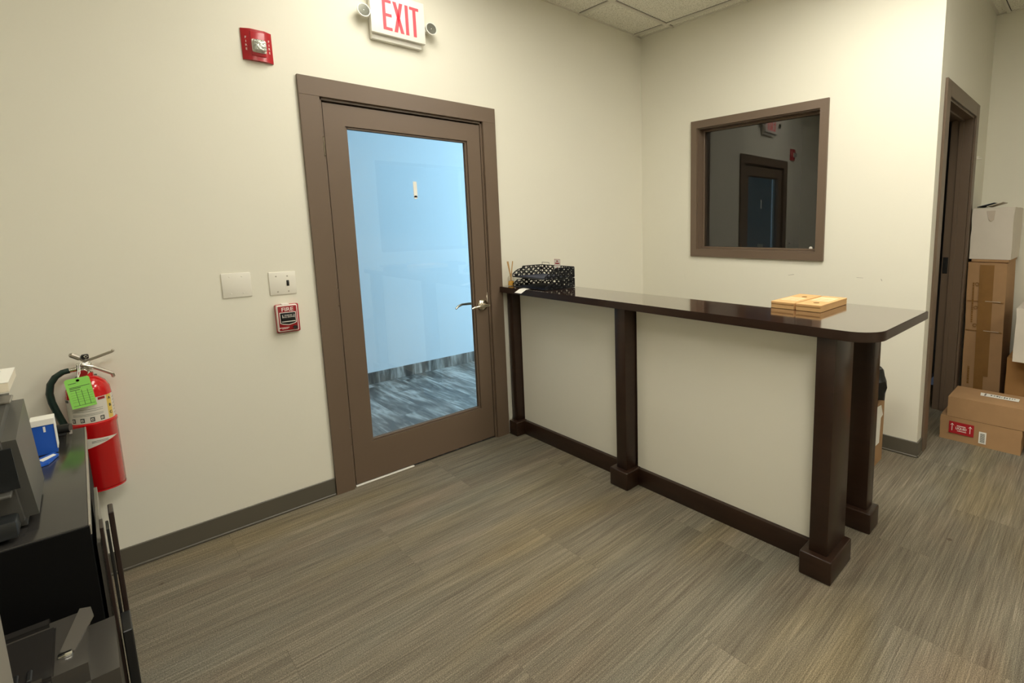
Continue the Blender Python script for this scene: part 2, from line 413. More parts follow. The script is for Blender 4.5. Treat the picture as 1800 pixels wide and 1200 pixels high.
# ceiling with recessed openings for the light panels
k = MB(); k.box(XL, X3+0.1, YR, T, H, H+0.05, M_ceil)
struct(k.build('ceiling', base=(0, 0, 0)), 'speckled acoustic tile drop ceiling', 'ceiling')
k = MB(); g = 0.024
xs = [-0.085-0.59*i for i in range(-2, 8)]; ys = [-0.335-0.648*i for i in range(0, 8)]
for x in xs: k.box(x-g/2-.004, x+g/2+.004, YR, 0, H-0.001, H+0.001, M_gapshade); k.box(x-g/2, x+g/2, YR, 0, H-0.010, H+0.001, M_grid)  # dark strips either side of the bars paint in their edge shadow
for y in ys: k.box(XL, X3, y-g/2-.004, y+g/2+.004, H-0.0012, H+0.001, M_gapshade); k.box(XL, X3, y-g/2, y+g/2, H-0.0105, H+0.001, M_grid)
for a, b, c, d in ((XL, 0, -0.018, 0), (T, X3, LY-0.018, LY)): k.box(a, b, c, d, H-0.005, H, M_grid)
k.box(-0.018, 0, LY, 0, H-0.005, H, M_grid); k.box(X3-0.018, X3, YR, LY, H-0.005, H, M_grid)
struct(k.build('trim_1', base=(0, 0, 0)), 'thin metal grid bars between the ceiling tiles', 'ceiling grid')
# baseboards
BH = 0.097
def baseb(name, segs, label):
    k = MB()
    for x0, x1, y0, y1, ax in segs:
        k.box(x0, x1, y0, y1, 0, BH, M_base, 0.002, 1)
        if ax == 'y': k.box(x0, x1, y0-0.006, y1, 0, 0.012, M_base, 0.003, 1)
        else: k.box(x0-0.006, x1, y0, y1, 0, 0.012, M_base, 0.003, 1)
    return struct(k.build(name, base=(0, 0, 0)), label, 'baseboard')
baseb('baseboard_back', [(XL, DL-0.091, -0.009, 0, 'y'), (-1.0, -0.01, -0.009, 0, 'y')], 'dark taupe vinyl baseboard under the door wall')
baseb('baseboard_right', [(-0.009, 0, LY-0.008, 0, 'x'), (0, D2A-0.09, LY-0.009, LY, 'y')], 'dark taupe vinyl baseboard wrapping the wall corner right of the counter')
baseb('baseboard_far_right', [(X3-0.009, X3, YR, LY-0.01, 'x'), (D2B+0.09, X3-0.01, LY-0.009, LY, 'y')], 'dark taupe vinyl baseboard behind the stacked boxes')
# dark room behind the window and the doorway
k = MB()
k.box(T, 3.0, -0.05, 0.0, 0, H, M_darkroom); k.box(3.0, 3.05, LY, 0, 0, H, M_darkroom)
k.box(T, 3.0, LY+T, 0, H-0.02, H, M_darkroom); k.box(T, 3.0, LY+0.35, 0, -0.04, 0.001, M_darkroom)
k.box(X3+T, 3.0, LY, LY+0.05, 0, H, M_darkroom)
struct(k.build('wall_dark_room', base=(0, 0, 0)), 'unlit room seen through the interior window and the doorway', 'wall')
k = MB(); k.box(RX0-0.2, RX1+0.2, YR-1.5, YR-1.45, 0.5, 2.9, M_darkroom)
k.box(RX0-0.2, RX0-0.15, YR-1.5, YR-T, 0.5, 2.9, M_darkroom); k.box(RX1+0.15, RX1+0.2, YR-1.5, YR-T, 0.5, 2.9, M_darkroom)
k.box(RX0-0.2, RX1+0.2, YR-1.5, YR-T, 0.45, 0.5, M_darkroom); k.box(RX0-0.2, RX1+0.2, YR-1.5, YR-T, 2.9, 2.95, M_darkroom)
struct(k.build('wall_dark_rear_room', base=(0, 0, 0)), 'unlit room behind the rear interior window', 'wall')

# ---- window_1
def frame_rect(k, ax, p0, p1, a0, a1, z0, z1, w, m, bev=0.002):
    """flat four-sided frame lying in a wall plane; ax = axis normal to the wall, p0..p1 its depth range"""
    for (u0, u1, v0, v1) in ((a0, a0+w, z0, z1), (a1-w, a1, z0, z1), (a0+w, a1-w, z0, z0+w), (a0+w, a1-w, z1-w, z1)):
        if ax == 'x': k.box(p0, p1, u0, u1, v0, v1, m, bev, 1)
        else: k.box(u0, u1, p0, p1, v0, v1, m, bev, 1)
k = MB(); frame_rect(k, 'x', -0.015, 0.001, -1.589, -0.521, 1.172, 2.205, 0.055, M_trim, 0)
win = k.build('window_1', base=(0, -1.05, 1.172)); struct(win, 'dark interior window in a taupe frame above the counter', 'window')
k = MB(); frame_rect(k, 'x', 0.0, T, WY1, WY0, WZ0, WZ1, 0.008, M_trim, 0.0); frame_rect(k, 'x', 0.06, 0.075, WY1+.008, WY0-.008, WZ0+.008, WZ1-.008, 0.014, M_trim, 0.002)
frame_rect(k, 'x', 0.082, 0.098, WY1+.008, WY0-.008, WZ0+.008, WZ1-.008, 0.014, M_trim, 0.002)
k.build('window_jamb', win)
k = MB(); k.poly([(0.078, WY1+.01, WZ0+.01), (0.078, WY0-.01, WZ0+.01), (0.078, WY0-.01, WZ1-.01), (0.078, WY1+.01, WZ1-.01)], M_winglass)
k.build('window_pane', win)
k = MB(); k.lathe([(0.0, -0.001), (0.012, -0.001), (0.012, 0.0)], (0.0745, -1.467, 1.251), M_whitep, 'x', 20); o = k.build('round_sticker', win); o['label'] = 'small white round sticker'
# rear window
k = MB(); frame_rect(k, 'y', YR-0.001, YR+0.015, RX0-.05, RX1+.05, RZ0-.05, RZ1+.05, 0.055, M_trim)
w2 = k.build('window_2', base=(0.73, YR, RZ0)); struct(w2, 'dark interior window in the rear wall, mirrored faintly in the door glass', 'window')
k = MB(); k.poly([(RX0, YR-.05, RZ0), (RX1, YR-.05, RZ0), (RX1, YR-.05, RZ1), (RX0, YR-.05, RZ1)], M_winglass); k.build('window_pane', w2)

# ---- door_1 casing (trim_2) and slab
k = MB(); cw = 0.09; yF = -0.018
k.box(DL-cw, DL, yF, 0.0, 0, DT, M_trim, 0.001, 1); k.box(DR, DR+cw, yF, 0.0, 0, DT, M_trim, 0.001, 1); k.box(DL-cw, DR+cw, yF-0.0003, 0.0, DT, DT+cw, M_trim, 0.001, 1)
k.box(DL-0.002, DL+0.012, 0, T, 0, DT, M_trim); k.box(DR-0.012, DR+0.002, 0, T, 0, DT, M_trim); k.box(DL, DR, 0, T, DT-0.012, DT+0.002, M_trim)
k.box(DL+0.012, DL+0.024, 0.052, 0.07, 0, DT-.012, M_trim); k.box(DR-0.024, DR-0.012, 0.052, 0.07, 0, DT-.012, M_trim); k.box(DL+.012, DR-.012, 0.052, 0.07, DT-0.03, DT-.012, M_trim)
struct(k.build('trim_2', base=(-1.98, 0, 0)), 'wide taupe casing around the glass door', 'door casing')
SL, SR, ST, SB = DL+0.016, DR-0.016, DT-0.022, 0.012
GL, GR, GT, GB = -2.325, -1.630, 1.952, 0.232
y0, y1 = 0.004, 0.048
k = MB()
k.box(SL, GL, y0, y1, SB, ST, M_trim); k.box(GR, SR, y0, y1, SB, ST, M_trim)
k.box(GL, GR, y0, y1, SB, GB, M_trim); k.box(GL, GR, y0, y1, GT, ST, M_trim)
door = k.build('door_1', base=(-1.98, 0.02, 0)); struct(door, 'taupe door with a tall clear glass pane', 'door')
k = MB()
b = 0.012
for yy in ((0.014, 0.022), (0.032, 0.040)):
    k.box(GL, GL+b, yy[0], yy[1], GB, GT, M_trim, 0.002, 1); k.box(GR-b, GR, yy[0], yy[1], GB, GT, M_trim, 0.002, 1)
    k.box(GL+b, GR-b, yy[0], yy[1], GB, GB+b, M_trim, 0.002, 1); k.box(GL+b, GR-b, yy[0], yy[1], GT-b, GT, M_trim, 0.002, 1)
k.build('glazing_bead', door)
k = MB(); k.poly([(GL+.004, 0.026, GB+.004), (GR-.004, 0.026, GB+.004), (GR-.004, 0.026, GT-.004), (GL+.004, 0.026, GT-.004)], M_doorglass); k.build('glass_pane', door)
k = MB(); k.box(-1.978, -1.957, 0.0235, 0.0255, 1.60, 1.690, M_whitep, 0.0); k.lathe([(0, 0), (0.0105, 0), (0.0105, 0.002)], (-1.9675, 0.0235, 1.60), M_whitep, 'y', 20)
o = k.build('sticker', door); o['label'] = 'white strip stuck to the glass'
for z in (1.84, 1.07, 0.30):
    k = MB(); k.tube([(DL+0.006, -0.001, z-0.045), (DL+0.006, -0.001, z+0.045)], 0.006, M_trim if z < 1.8 else M_metal, 10)
    for s_ in (-1, 1): k.lathe([(0, -0.004), (0.005, 0), (0, 0.004)], (DL+0.006, -0.001, z+s_*0.047), M_metal, 'z', 10)
    k.build('hinge', door)
# lever handle
hx, hz = -1.582, 0.921
k = MB()
k.lathe([(0, -0.020), (0.014, -0.020), (0.018, -0.014), (0.031, -0.009), (0.036, -0.003), (0.036, 0.004)], (hx, 0, hz), M_metal, 'y', 36)
lev = k.build('lever_handle', door, base=(hx, 0, hz)); lev['label'] = 'satin nickel lever handle with round rose'
k = MB()
k.tube([(hx, -0.012, hz), (hx, -0.050, hz)], [0.012, 0.010], M_metal, 16)
k.tube([(hx+0.010, -0.052, hz+0.000), (hx-0.02, -0.055, hz+0.001), (hx-0.05, -0.057, hz+0.003), (hx-0.085, -0.056, hz-0.001), (hx-0.105, -0.052, hz-0.008)], [0.009, 0.0105, 0.009, 0.008, 0.006], M_metal, 14)
k.tube([(hx+0.012, -0.058, hz), (hx+0.012, -0.040, hz)], 0.007, M_metal, 12)
k.build('lever', lev)
k = MB()   # lever on the far side of the glass
k.lathe([(0.036, 0.0), (0.036, 0.006), (0.018, 0.02), (0.0, 0.02)], (hx, y1, hz), M_metal, 'y', 30)
k.tube([(hx, y1+0.01, hz), (hx, y1+0.052, hz)], 0.010, M_metal, 14)
k.tube([(hx+0.008, y1+.054, hz), (hx-0.04, y1+.056, hz+.003), (hx-0.09, y1+.056, hz+.004), (hx-0.12, y1+.05, hz-.004), (hx-0.14, y1+.044, hz-.018)], [0.009, 0.009, 0.008, 0.008, 0.006], M_metal, 14)
k.build('outer_lever', door)
k = MB(); k.poly([(SR-0.001, y0-.0006, 0.935), (SR-0.004, y0-.0006, 0.958), (SR-0.009, y0-.0006, 0.975), (SR-0.003, y0-.0006, 0.985), (SR-0.001, y0-.0006, 1.00), (SR, y0-.0006, 1.00), (SR, y0-.0006, 0.935)], M_cream, (0, 0.002, 0)); o = k.build('chipped_paint', door)
o['label'] = 'chipped paint on the door edge'
k = MB(); k.box(DL+.013, -2.10, -0.004, T+0.01, 0.0, 0.007, M_whitep, 0.002, 1)  # white strip put in for the light leaking through the door gap
struct(k.build('trim_3'), 'white strip standing in for light leaking under the glass door', 'light leak')

# ---- doorway at the right: casing (trim_4) and jamb
k = MB()
yc = LY-0.015
k.box(D2A-0.09, D2A, yc, LY, 0, D2H+0.088, M_trim, 0.002, 1); k.box(D2B, D2B+0.088, yc, LY, 0, D2H+0.088, M_trim, 0.002, 1); k.box(D2A, D2B, yc, LY, D2H, D2H+0.088, M_trim, 0.002, 1)
k.box(D2A-0.002, D2A+0.012, LY, LY+0.16, 0, D2H, M_trim); k.box(D2B-0.012, D2B+0.002, LY+0.0, LY+0.132, 0, D2H, M_trim); k.box(D2A, D2B, LY, LY+0.16, D2H-0.012, D2H, M_trim)
k.box(D2B-0.022, D2B-0.012, LY+0.055, LY+0.084, 0, D2H-.012, M_trim, 0.002, 1)
k.box(D2A+.012, D2B-.012, LY+0.055, LY+0.084, D2H-0.024, D2H-.012, M_trim, 0.002, 1)
jam = k.build('trim_4', base=(0.6, LY, 0)); struct(jam, 'taupe casing and jamb of the dark doorway at the right', 'door casing')
k = MB(); k.box(D2B-0.0145, D2B-0.0115, LY+0.094, LY+0.126, 1.04, 1.16, M_black, 0.001, 1); k.box(D2B-0.022, D2B-0.0145, LY+0.104, LY+0.122, 1.08, 1.12, M_black, 0.002, 1)
k.build('strike_plate', jam)

# ---- vestibule beyond the glass door
VY = 1.915; VX0, VX1 = -3.6, 2.2
k = MB(); k.box(VX0, VX1, T, VY+0.1, -0.05, 0.0, M_tile); struct(k.build('floor_vestibule', base=(0, 0, 0)), 'grey wood-look tile floor beyond the glass door', 'floor')
k = MB(); k.box(VX0, VX1, VY, VY+0.1, 0, H, M_blue); struct(k.build('wall_vestibule', base=(0, 0, 0)), 'pale blue-lit wall beyond the glass door', 'wall')
k = MB(); k.box(VX0, VX1, VY-0.010, VY, 0, 0.108, M_tilev, 0.001, 1); struct(k.build('baseboard_vestibule', base=(-1.15, 0, 0)), 'grey wood-look tile base beyond the glass door', 'baseboard')
k = MB(); k.box(VX1, VX1+0.1, T, VY+0.1, 0, H, M_blue); k.box(VX0-0.1, VX0, T, VY+.1, 0, H, M_darkroom)
k.box(VX0, VX1, T, VY+0.1, H, H+0.05, M_blue)
k.box(VX0, DL, T, T+0.02, 0, H, M_blue); k.box(DR, VX1, T, T+0.02, 0, H, M_blue); k.box(DL, DR, T, T+0.02, DT, H, M_blue)
struct(k.build('wall_vestibule_sides', base=(0, 0, 0)), 'unseen white sides and ceiling of the vestibule', 'wall')
def area(name, loc, rot, sx, sy, col, power):
    l = bpy.data.lights.new(name, 'AREA'); l.shape = 'RECTANGLE'; l.size = sx; l.size_y = sy; l.color = col; l.energy = power
    o = bpy.data.objects.new(name, l); o.location = loc; o.rotation_euler = rot; C.objects.link(o); return o
area('daylight_from_entrance', (VX1-0.02, 1.05, 1.5), (0, PI/2, 0), 2.6, 1.5, DAY_COLOR, DAY_POWER)

# ---- ceiling light panels
names = ['ceiling light panel above the end of the reception counter', 'ceiling light panel above the carpet in front of the glass door', 'ceiling light panel above the black cabinet and the camera', 'ceiling light panel far behind the camera at the right']
for (a, b, c, d, s), lb in zip(LIGHTS, names):
    t = thing('ceiling_light', lb, 'ceiling light', ((a+b)/2, (c+d)/2, H-0.012), 'recessed ceiling light panels')
    k = MB()
    for q in ((a+.012, b-.012, c+.012, c+.035), (a+.012, b-.012, d-.035, d-.012), (a+.012, a+.035, c+.035, d-.035), (b-.035, b-.012, c+.035, d-.035)):
        k.box(*q, H-0.012, H-0.001, M_grid, 0.001, 1)
    k.build('frame', t)
    k = MB(); k.box(a+.035, b-.035, c+.035, d-.035, H-0.008, H-0.003, lamp_mat(s)); k.build('diffuser', t)

# ------------------------------------------------------------------ reception counter
rc = thing('reception_counter', 'long dark espresso reception counter with cream front panels and square posts', 'counter', (-1.3, -1.2, 0))
ZT, TH = 1.031, 0.038
def arc(cx, cy, r, a0, a1, n=8): return [(cx+r*math.cos(a0+(a1-a0)*i/n), cy+r*math.sin(a0+(a1-a0)*i/n)) for i in range(n+1)]
xf_, xb_, xe_ = -1.462, -1.145, -0.80
pts = [(xf_, -0.019), (xf_+0.0, -2.27)] + arc(xf_+0.11, -2.27, 0.11, PI, 1.5*PI)[1:] + [(xe_, -2.388), (xe_, -1.805), (xb_, -1.805), (xb_, -0.003), (-1.435, -0.003), (-1.435, -0.019)]
t = bmesh.new(); f = t.faces.new([t.verts.new((x, y, ZT-TH)) for x, y in pts])
r = bmesh.ops.extrude_face_region(t, geom=[f]); bmesh.ops.translate(t, vec=(0, 0, TH), verts=[v for v in r['geom'] if isinstance(v, bmesh.types.BMVert)])
bmesh.ops.recalc_face_normals(t, faces=t.faces)
ed = [e for e in t.edges if abs(e.verts[0].co.z-e.verts[1].co.z) < 1e-5]
bmesh.ops.bevel(t, geom=ed, offset=0.003, segments=2, affect='EDGES')
k = MB(); k.merge(t, M_ctop, smooth=True); k.mi(M_wood); k.bm.normal_update()
for f in k.bm.faces:
    if abs(f.normal.z) < 0.5: f.material_index = k.mi(M_wood)
k.build('countertop', rc)
def post(x0, x1, y0, y1, xs=None):
    k = MB(); ins = 0.028
    k.box(x0+ins, xs or x1-ins, y0+ins, y1-ins if y1 < -0.05 else y1, 0.09, ZT-TH, M_wood, 0.0025, 2)
    p = k.build('post', rc, base=((x0+x1)/2, (y0+y1)/2, 0))
    k = MB(); k.box(x0, x1, y0, y1, 0.0, 0.100, M_wood, 0.006, 3); k.build('post_base', p)
    return p
XF = -1.463
post(XF, -1.240, -2.255, -2.124, -1.243)
post(XF, XF+0.19, -1.161, -1.030)
post(XF+0.028, XF+0.19, -0.108, -0.019)
post(-1.008, -0.888, -2.257, -2.04, -0.896)
# rails and panels
for ya, yb in ((-1.030, -0.108), (-2.124, -1.161)):
    k = MB(); k.box(-1.372, -1.30, ya, yb, 0.0, 0.098, M_wood, 0.003, 2); k.build('plinth', rc)
    k = MB(); k.box(-1.352, -1.27, ya-0.02, yb+0.02, 0.09, ZT-TH, M_panel); k.build('panel', rc)

# ------------------------------------------------------------------ things on the wall
def xz(k, pts, y, m, th): k.poly([(x, y, z) for x, z in pts], m, (0, th, 0))
# exit sign
ex = thing('exit_sign', 'white EXIT sign with red letters and two emergency lamps above the door', 'exit sign', (-2.02, 0, 2.42))
k = MB(); k.box(-2.168, -1.900, -0.030, 0, 2.415, 2.66, M_signw, 0.003, 2); k.build('back_housing', ex)
k = MB(); k.box(-2.176, -1.886, -0.055, -0.030, 2.441, 2.655, M_signw, 0.003, 2); k.build('face', ex)
k = MB(); yl = -0.0562; z0_, z1_ = 2.466, 2.618
def let(pts): xz(k, pts, yl, M_exit, 0.0015)
s_ = 0.015
let([(-2.115, z0_), (-2.115+.0165, z0_), (-2.115+.0165, z1_), (-2.115, z1_)])
for zz in (z0_, (z0_+z1_)/2-s_/2, z1_-s_): let([(-2.0985, zz), (-2.068, zz), (-2.068, zz+s_), (-2.0985, zz+s_)])
let([(-2.058, z0_), (-2.040, z0_), (-2.006, z1_), (-2.024, z1_)])
xc = -2.032
let([(-2.0415-.018, z1_), (-2.0415, z1_), (-2.023+.018, z0_), (-2.023, z0_)])
let([(-1.995, z0_), (-1.978, z0_), (-1.978, z1_), (-1.995, z1_)])
let([(-1.953, z0_), (-1.936, z0_), (-1.936, z1_-s_), (-1.953, z1_-s_)])
let([(-1.970, z1_-s_), (-1.919, z1_-s_), (-1.919, z1_), (-1.970, z1_)])
k.build('lettering', ex)
for sx in (-1, 1):
    cx = -2.031+sx*0.180; cz = 2.533
    k = MB()
    k.tube([(cx-sx*0.042, -0.02, cz-0.012), (cx-sx*0.012, -0.035, cz-0.010)], 0.011, M_signw, 12)
    k.lathe([(0.012, 0.040), (0.024, 0.032), (0.031, 0.008), (0.032, 0), (0.028, 0)], (cx, -0.062, cz), M_signw, 'y', 28, cap=False)
    lp = k.build('emergency_lamp', ex, base=(cx, -0.04, cz))
    k = MB(); k.lathe([(0.0, 0.016), (0.008, 0.010), (0.020, 0.006), (0.028, 0.0)], (cx, -0.0615, cz), M_lens, 'y', 24); k.lathe([(0, -0.001), (0.006, 0.003), (0.006, .012)], (cx, -0.0615, cz), M_chrome, 'y', 14)
    k.build('lens', lp)
# strobe
st = thing('fire_alarm_strobe', 'red wall strobe with clear lens left of the exit sign', 'alarm strobe', (-2.677, 0, 2.19))
k = MB()
x0, x1, zb, zt = -2.735, -2.618, 2.193, 2.327
prof = [(x0, 0), (x0, -0.006), (x0+.030, -0.026), (x1-.030, -0.026), (x1, -0.006), (x1, 0)]
k.poly([(x, y, zb) for x, y in prof], M_red, (0, 0, zt-zb))
k.box(x0+.030, x1-.030, -0.031, -0.02, zb+0.018, zt-0.01, M_red, 0.004, 2)
k.build('housing', st)
k = MB(); k.box(-2.702, -2.648, -0.036, -0.028, 2.226, 2.283, M_whitep, 0.006, 2)
k.box(-2.700, -2.650, -0.058, -0.034, 2.229, 2.280, M_clear, 0.010, 3); k.build('lens', st)
X, Y = (1, 0, 0), (0, 0, 1)
for px in (-2.7205, -2.6325):
    k = MB()
    for i, ch in enumerate('FIRE'):
        n = Vector((0.030, -0.020, 0)) if px < -2.68 else Vector((0.030, 0.020, 0))
        k.text(ch, 0.014, (px, -0.0170, 2.287-0.0165*i), n, Y, M_letter, 0.0008)
    k.build('lettering', st)
# plates
def plate(x0, x1, z0, z1, label, name, cat, screws):
    k = MB(); k.box(x0, x1, -0.006, 0, z0, z1, M_white, 0.003, 2); o = k.build(name, base=((x0+x1)/2, 0, z0)); tag(o, label, cat)
    for sx, sz in screws:
        k = MB(); k.lathe([(0, -0.0014), (0.0032, -0.001), (0.004, 0.001)], (sx, -0.006, sz), M_white if 'blank' in name else M_steel, 'y', 12); k.build('screw', o)
    return o
plate(-2.911, -2.800, 1.115, 1.229, 'blank cream double wall plate, left of the light switch', 'blank_wall_plate', 'wall plate', [(-2.880, 1.212), (-2.834, 1.211), (-2.880, 1.134), (-2.833, 1.134)])
sw = plate(-2.730, -2.618, 1.109, 1.221, 'cream wall plate with one black toggle switch beside the door', 'light_switch', 'light switch', [(-2.700, 1.200), (-2.653, 1.199), (-2.698, 1.124), (-2.653, 1.124)])
k = MB(); k.box(-2.659, -2.648, -0.0075, -0.005, 1.150, 1.178, M_black, 0.001, 1); k.box(-2.657, -2.650, -0.018, -0.006, 1.162, 1.172, M_black, 0.002, 1, xf=None); k.build('toggle', sw)
# pull station
ps = thing('fire_alarm_pull_station', 'small red and white FIRE pull station below the light switch', 'fire alarm', (-2.67, 0, 0.92))
k = MB(); k.box(-2.721, -2.621, -0.018, 0, 0.922, 1.062, M_red, 0.006, 2)
k.box(-2.719, -2.632, -0.038, -0.015, 0.931, 1.060, M_letter, 0.005, 2); k.box(-2.7155, -2.6355, -0.0395, -0.03, 0.9345, 1.0565, M_redd, 0.004, 2); 
k.box(-2.695, -2.665, -0.036, -0.005, 1.058, 1.067, M_letter, 0.002, 1); k.build('housing', ps)
k = MB(); k.text('FIRE', 0.0265, (-2.6755, -0.0400, 1.0385), X, Y, M_letter, 0.0008, sx=1.06, bold=0.0002); k.build('lettering', ps); k = MB()
k.box(-2.709, -2.674, -0.0404, -0.039, 0.949, 0.9515, M_letter); k.box(-2.704, -2.680, -0.0404, -0.039, 0.944, 0.9455, M_letter); k.lathe([(0, -.001), (.0025, -.001), (.0025, .001)], (-2.712, -0.0395, 0.950), M_letter, 'y', 12)
k.build('small_print', ps)
k = MB(); yq = -0.0405
xz(k, [(-2.710, 1.0255), (-2.641, 1.0255), (-2.641, 0.972), (-2.650, 0.967), (-2.675, 0.961), (-2.700, 0.967), (-2.710, 0.972)], yq, M_letter, 0.003)
xz(k, [(-2.707, 1.0225), (-2.644, 1.0225), (-2.644, 0.974), (-2.651, 0.9705), (-2.675, 0.9645), (-2.699, 0.9705), (-2.707, 0.974)], yq-0.0008, M_black, 0.003)
bar = k.build('pull_bar', ps)
k = MB(); k.box(-2.703, -2.648, -0.049, -0.041, 0.985, 1.016, M_black, 0.002, 2); k.box(-2.704, -2.647, -0.0495, -0.041, 0.9785, 0.9815, M_letter, 0.001, 1)
k.text('PUSH IN', 0.0085, (-2.6755, -0.0496, 1.0105), X, Y, M_letter, 0.0003); k.text('PULL DOWN', 0.0085, (-2.6755, -0.0496, 1.0025), X, Y, M_letter, 0.0003)
k.box(-2.7005, -2.6985, -0.0498, -0.048, 0.999, 1.014, M_letter); k.box(-2.6525, -2.6505, -0.0498, -0.048, 0.999, 1.014, M_letter)
k.build('handle', bar)
k = MB(); k.lathe([(0, -0.006), (0.009, -0.006), (0.0095, 0.0)], (-2.649, -0.0395, 0.948), M_black, 'y', 24); k.build('key_lock', ps)

# ------------------------------------------------------------------ fire extinguisher
CX, CY = -3.371, -0.078
fe = thing('fire_extinguisher', 'red fire extinguisher with green inspection tag hanging on the wall beside the black cabinet', 'fire extinguisher', (CX, CY, 0.41))
R = 0.0625
k = MB(); k.lathe([(0, 0.425), (0.045, 0.425), (0.060, 0.432), (R, 0.45), (R, 0.80), (0.060, 0.825), (0.050, 0.848), (0.034, 0.864), (0.022, 0.870), (0.021, 0.885), (0, 0.885)], (CX, CY, 0), M_redg, 'z', 48); k.build('cylinder', fe)
k = MB(); k.lathe([(R+0.0005, 0.42), (0.0665, 0.425), (0.0665, 0.680), (0.0690, 0.684), (0.0690, 0.694), (R+0.0005, 0.696)], (CX, CY, 0), M_redg, 'z', 48); k.lathe([(0, 0.420), (0.0665, 0.420), (0.0665, 0.43)], (CX, CY, 0), M_redg, 'z', 48); k.build('lower_sleeve', fe)
k = MB(); k.box(CX-0.03, CX+0.03, CY+0.055, 0, 0.50, 0.86, M_black, 0.002, 1); k.build('wall_bracket', fe)
def wrap(k, a0, a1, z0, z1, r, m, n=14):
    t = bmesh.new(); prev = None
    for i in range(n+1):
        a = math.radians(a0+(a1-a0)*i/n); p = (CX+r*math.cos(a), CY+r*math.sin(a))
        cur = (t.verts.new((*p, z0)), t.verts.new((*p, z1)))
        if prev: t.faces.new((prev[0], cur[0], cur[1], prev[1]))
        prev = cur
    k.merge(t, m, smooth=True)
k = MB(); wrap(k, -200, 20, 0.698, 0.795, R+0.0006, M_labelw, 40); wrap(k, -45, -27, 0.700, 0.795, R+0.0010, M_yellow, 6)
wrap(k, -70, -50, 0.783, 0.793, R+0.0012, M_redd, 6); wrap(k, -175, -150, 0.783, 0.793, R+0.0012, M_black, 6)
for a in (-145, -120, -95, -70):
    wrap(k, a, a+11, 0.703, 0.720, R+0.0012, M_ink, 4)
    wrap(k, a+2, a+8, 0.707, 0.716, R+0.0015, M_labelw, 3); wrap(k, a+4, a+7, 0.709, 0.713, R+0.0017, M_ink, 2)
for z in (0.728, 0.733, 0.745, 0.752): wrap(k, -140, -60, z, z+0.0012, R+0.0012, M_ink, 10)
for i in range(6): wrap(k, -20, 12, 0.712+0.013*i, 0.7135+0.013*i, R+0.0012, M_ink, 8)
for i, ch in enumerate('ABC'):
    a = math.radians(-36); k.text(ch, 0.015, (CX+(R+.0018)*math.cos(a), CY+(R+.0018)*math.sin(a), 0.780-0.029*i), (-math.sin(a), math.cos(a), 0), (0, 0, 1), M_ink, 0.0004, bold=0.0004)
k.build('label', fe)
k = MB()   # triangular sticker on the lower sleeve
t = bmesh.new()
def cyl(a, z, r=0.0673): a = math.radians(a); return (CX+r*math.cos(a), CY+r*math.sin(a), z)
n = 10; top = []; bot = []
for i in range(n+1):
    a = -115+85*i/n; z = 0.622+0.006*i/n; h = 0.020*(1-i/n)+0.0005
    top.append(t.verts.new(cyl(a, z+h*0.8))); bot.append(t.verts.new(cyl(a, z-h*1.2)))
for i in range(n): t.faces.new((bot[i], bot[i+1], top[i+1], top[i]))
k.merge(t, M_labelw, smooth=True)
for z in (0.619, 0.624): wrap(k, -100, -60, z, z+0.0015, 0.0677, M_ink, 8)
k.build('pointed_sticker', fe)
k = MB()
k.lathe([(0.019, 0.880), (0.019, 0.888), (0.014, 0.892), (0.014, 0.915), (0, 0.915)], (CX, CY, 0), M_chrome, 'z', 24)
k.box(CX-0.022, CX+0.020, CY-0.013, CY+0.013, 0.895, 0.925, M_chrome, 0.004, 2)
k.tube([(CX-0.01, CY, 0.905), (CX-0.045, CY, 0.902)], 0.009, M_chrome, 14)
val = k.build('valve', fe)
k = MB()   # carry handle and squeeze lever
def strap(pts, w, th, m):
    for a, b in zip(pts, pts[1:]):
        a = Vector(a); b = Vector(b); d = (b-a); L_ = d.length; d.normalize(); n_ = Vector((0, 1, 0)); u_ = d.cross(n_)
        t = bmesh.new(); bmesh.ops.create_cube(t, size=1)
        for v in t.verts: v.co = (a+b)/2+d*v.co.x*(L_+th*0.6)+n_*v.co.y*w+u_*v.co.z*th
        bmesh.ops.bevel(t, geom=list(t.edges), offset=th*0.3, segments=1, affect='EDGES')
        k.merge(t, m, smooth=False)
strap([(CX-0.030, CY-0.005, 0.962), (CX-0.008, CY-0.005, 0.944)], 0.022, 0.016, M_steel)
strap([(CX-0.022, CY-0.005, 0.957), (CX+0.005, CY-0.005, 0.930), (CX+0.080, CY-0.005, 0.955), (CX+0.084, CY-0.005, 0.960)], 0.018, 0.009, M_steel)
k.build('squeeze_lever', fe)
k = MB(); strap([(CX-0.005, CY-0.005, 0.918), (CX+0.022, CY-0.005, 0.905), (CX+0.072, CY-0.005, 0.868), (CX+0.074, CY-0.005, 0.855)], 0.022, 0.011, M_steel); k.build('carry_handle', fe)
k = MB(); k.box(CX-0.004, CX+0.016, CY-0.020, CY+0.0, 0.940, 0.958, M_black, 0.003, 1); k.tube([(CX+0.003, CY-0.022, 0.951), (CX+0.008, CY-0.024, 0.955), (CX+0.013, CY-0.022, 0.951), (CX+0.008, CY-0.022, 0.945), (CX+0.003, CY-0.022, 0.951)], 0.0018, M_chrome, 8); k.build('safety_pin', fe)
k = MB(); k.lathe([(0, -0.010), (0.013, -0.010), (0.016, -0.004), (0.016, 0.004)], (CX-0.006, CY-0.022, 0.889), M_chrome, 'y', 24); k.lathe([(0, -0.0112), (0.0125, -0.0112), (0.0125, -0.009)], (CX-0.006, CY-0.022, 0.889), M_redd, 'y', 24); k.build('pressure_gauge', fe)
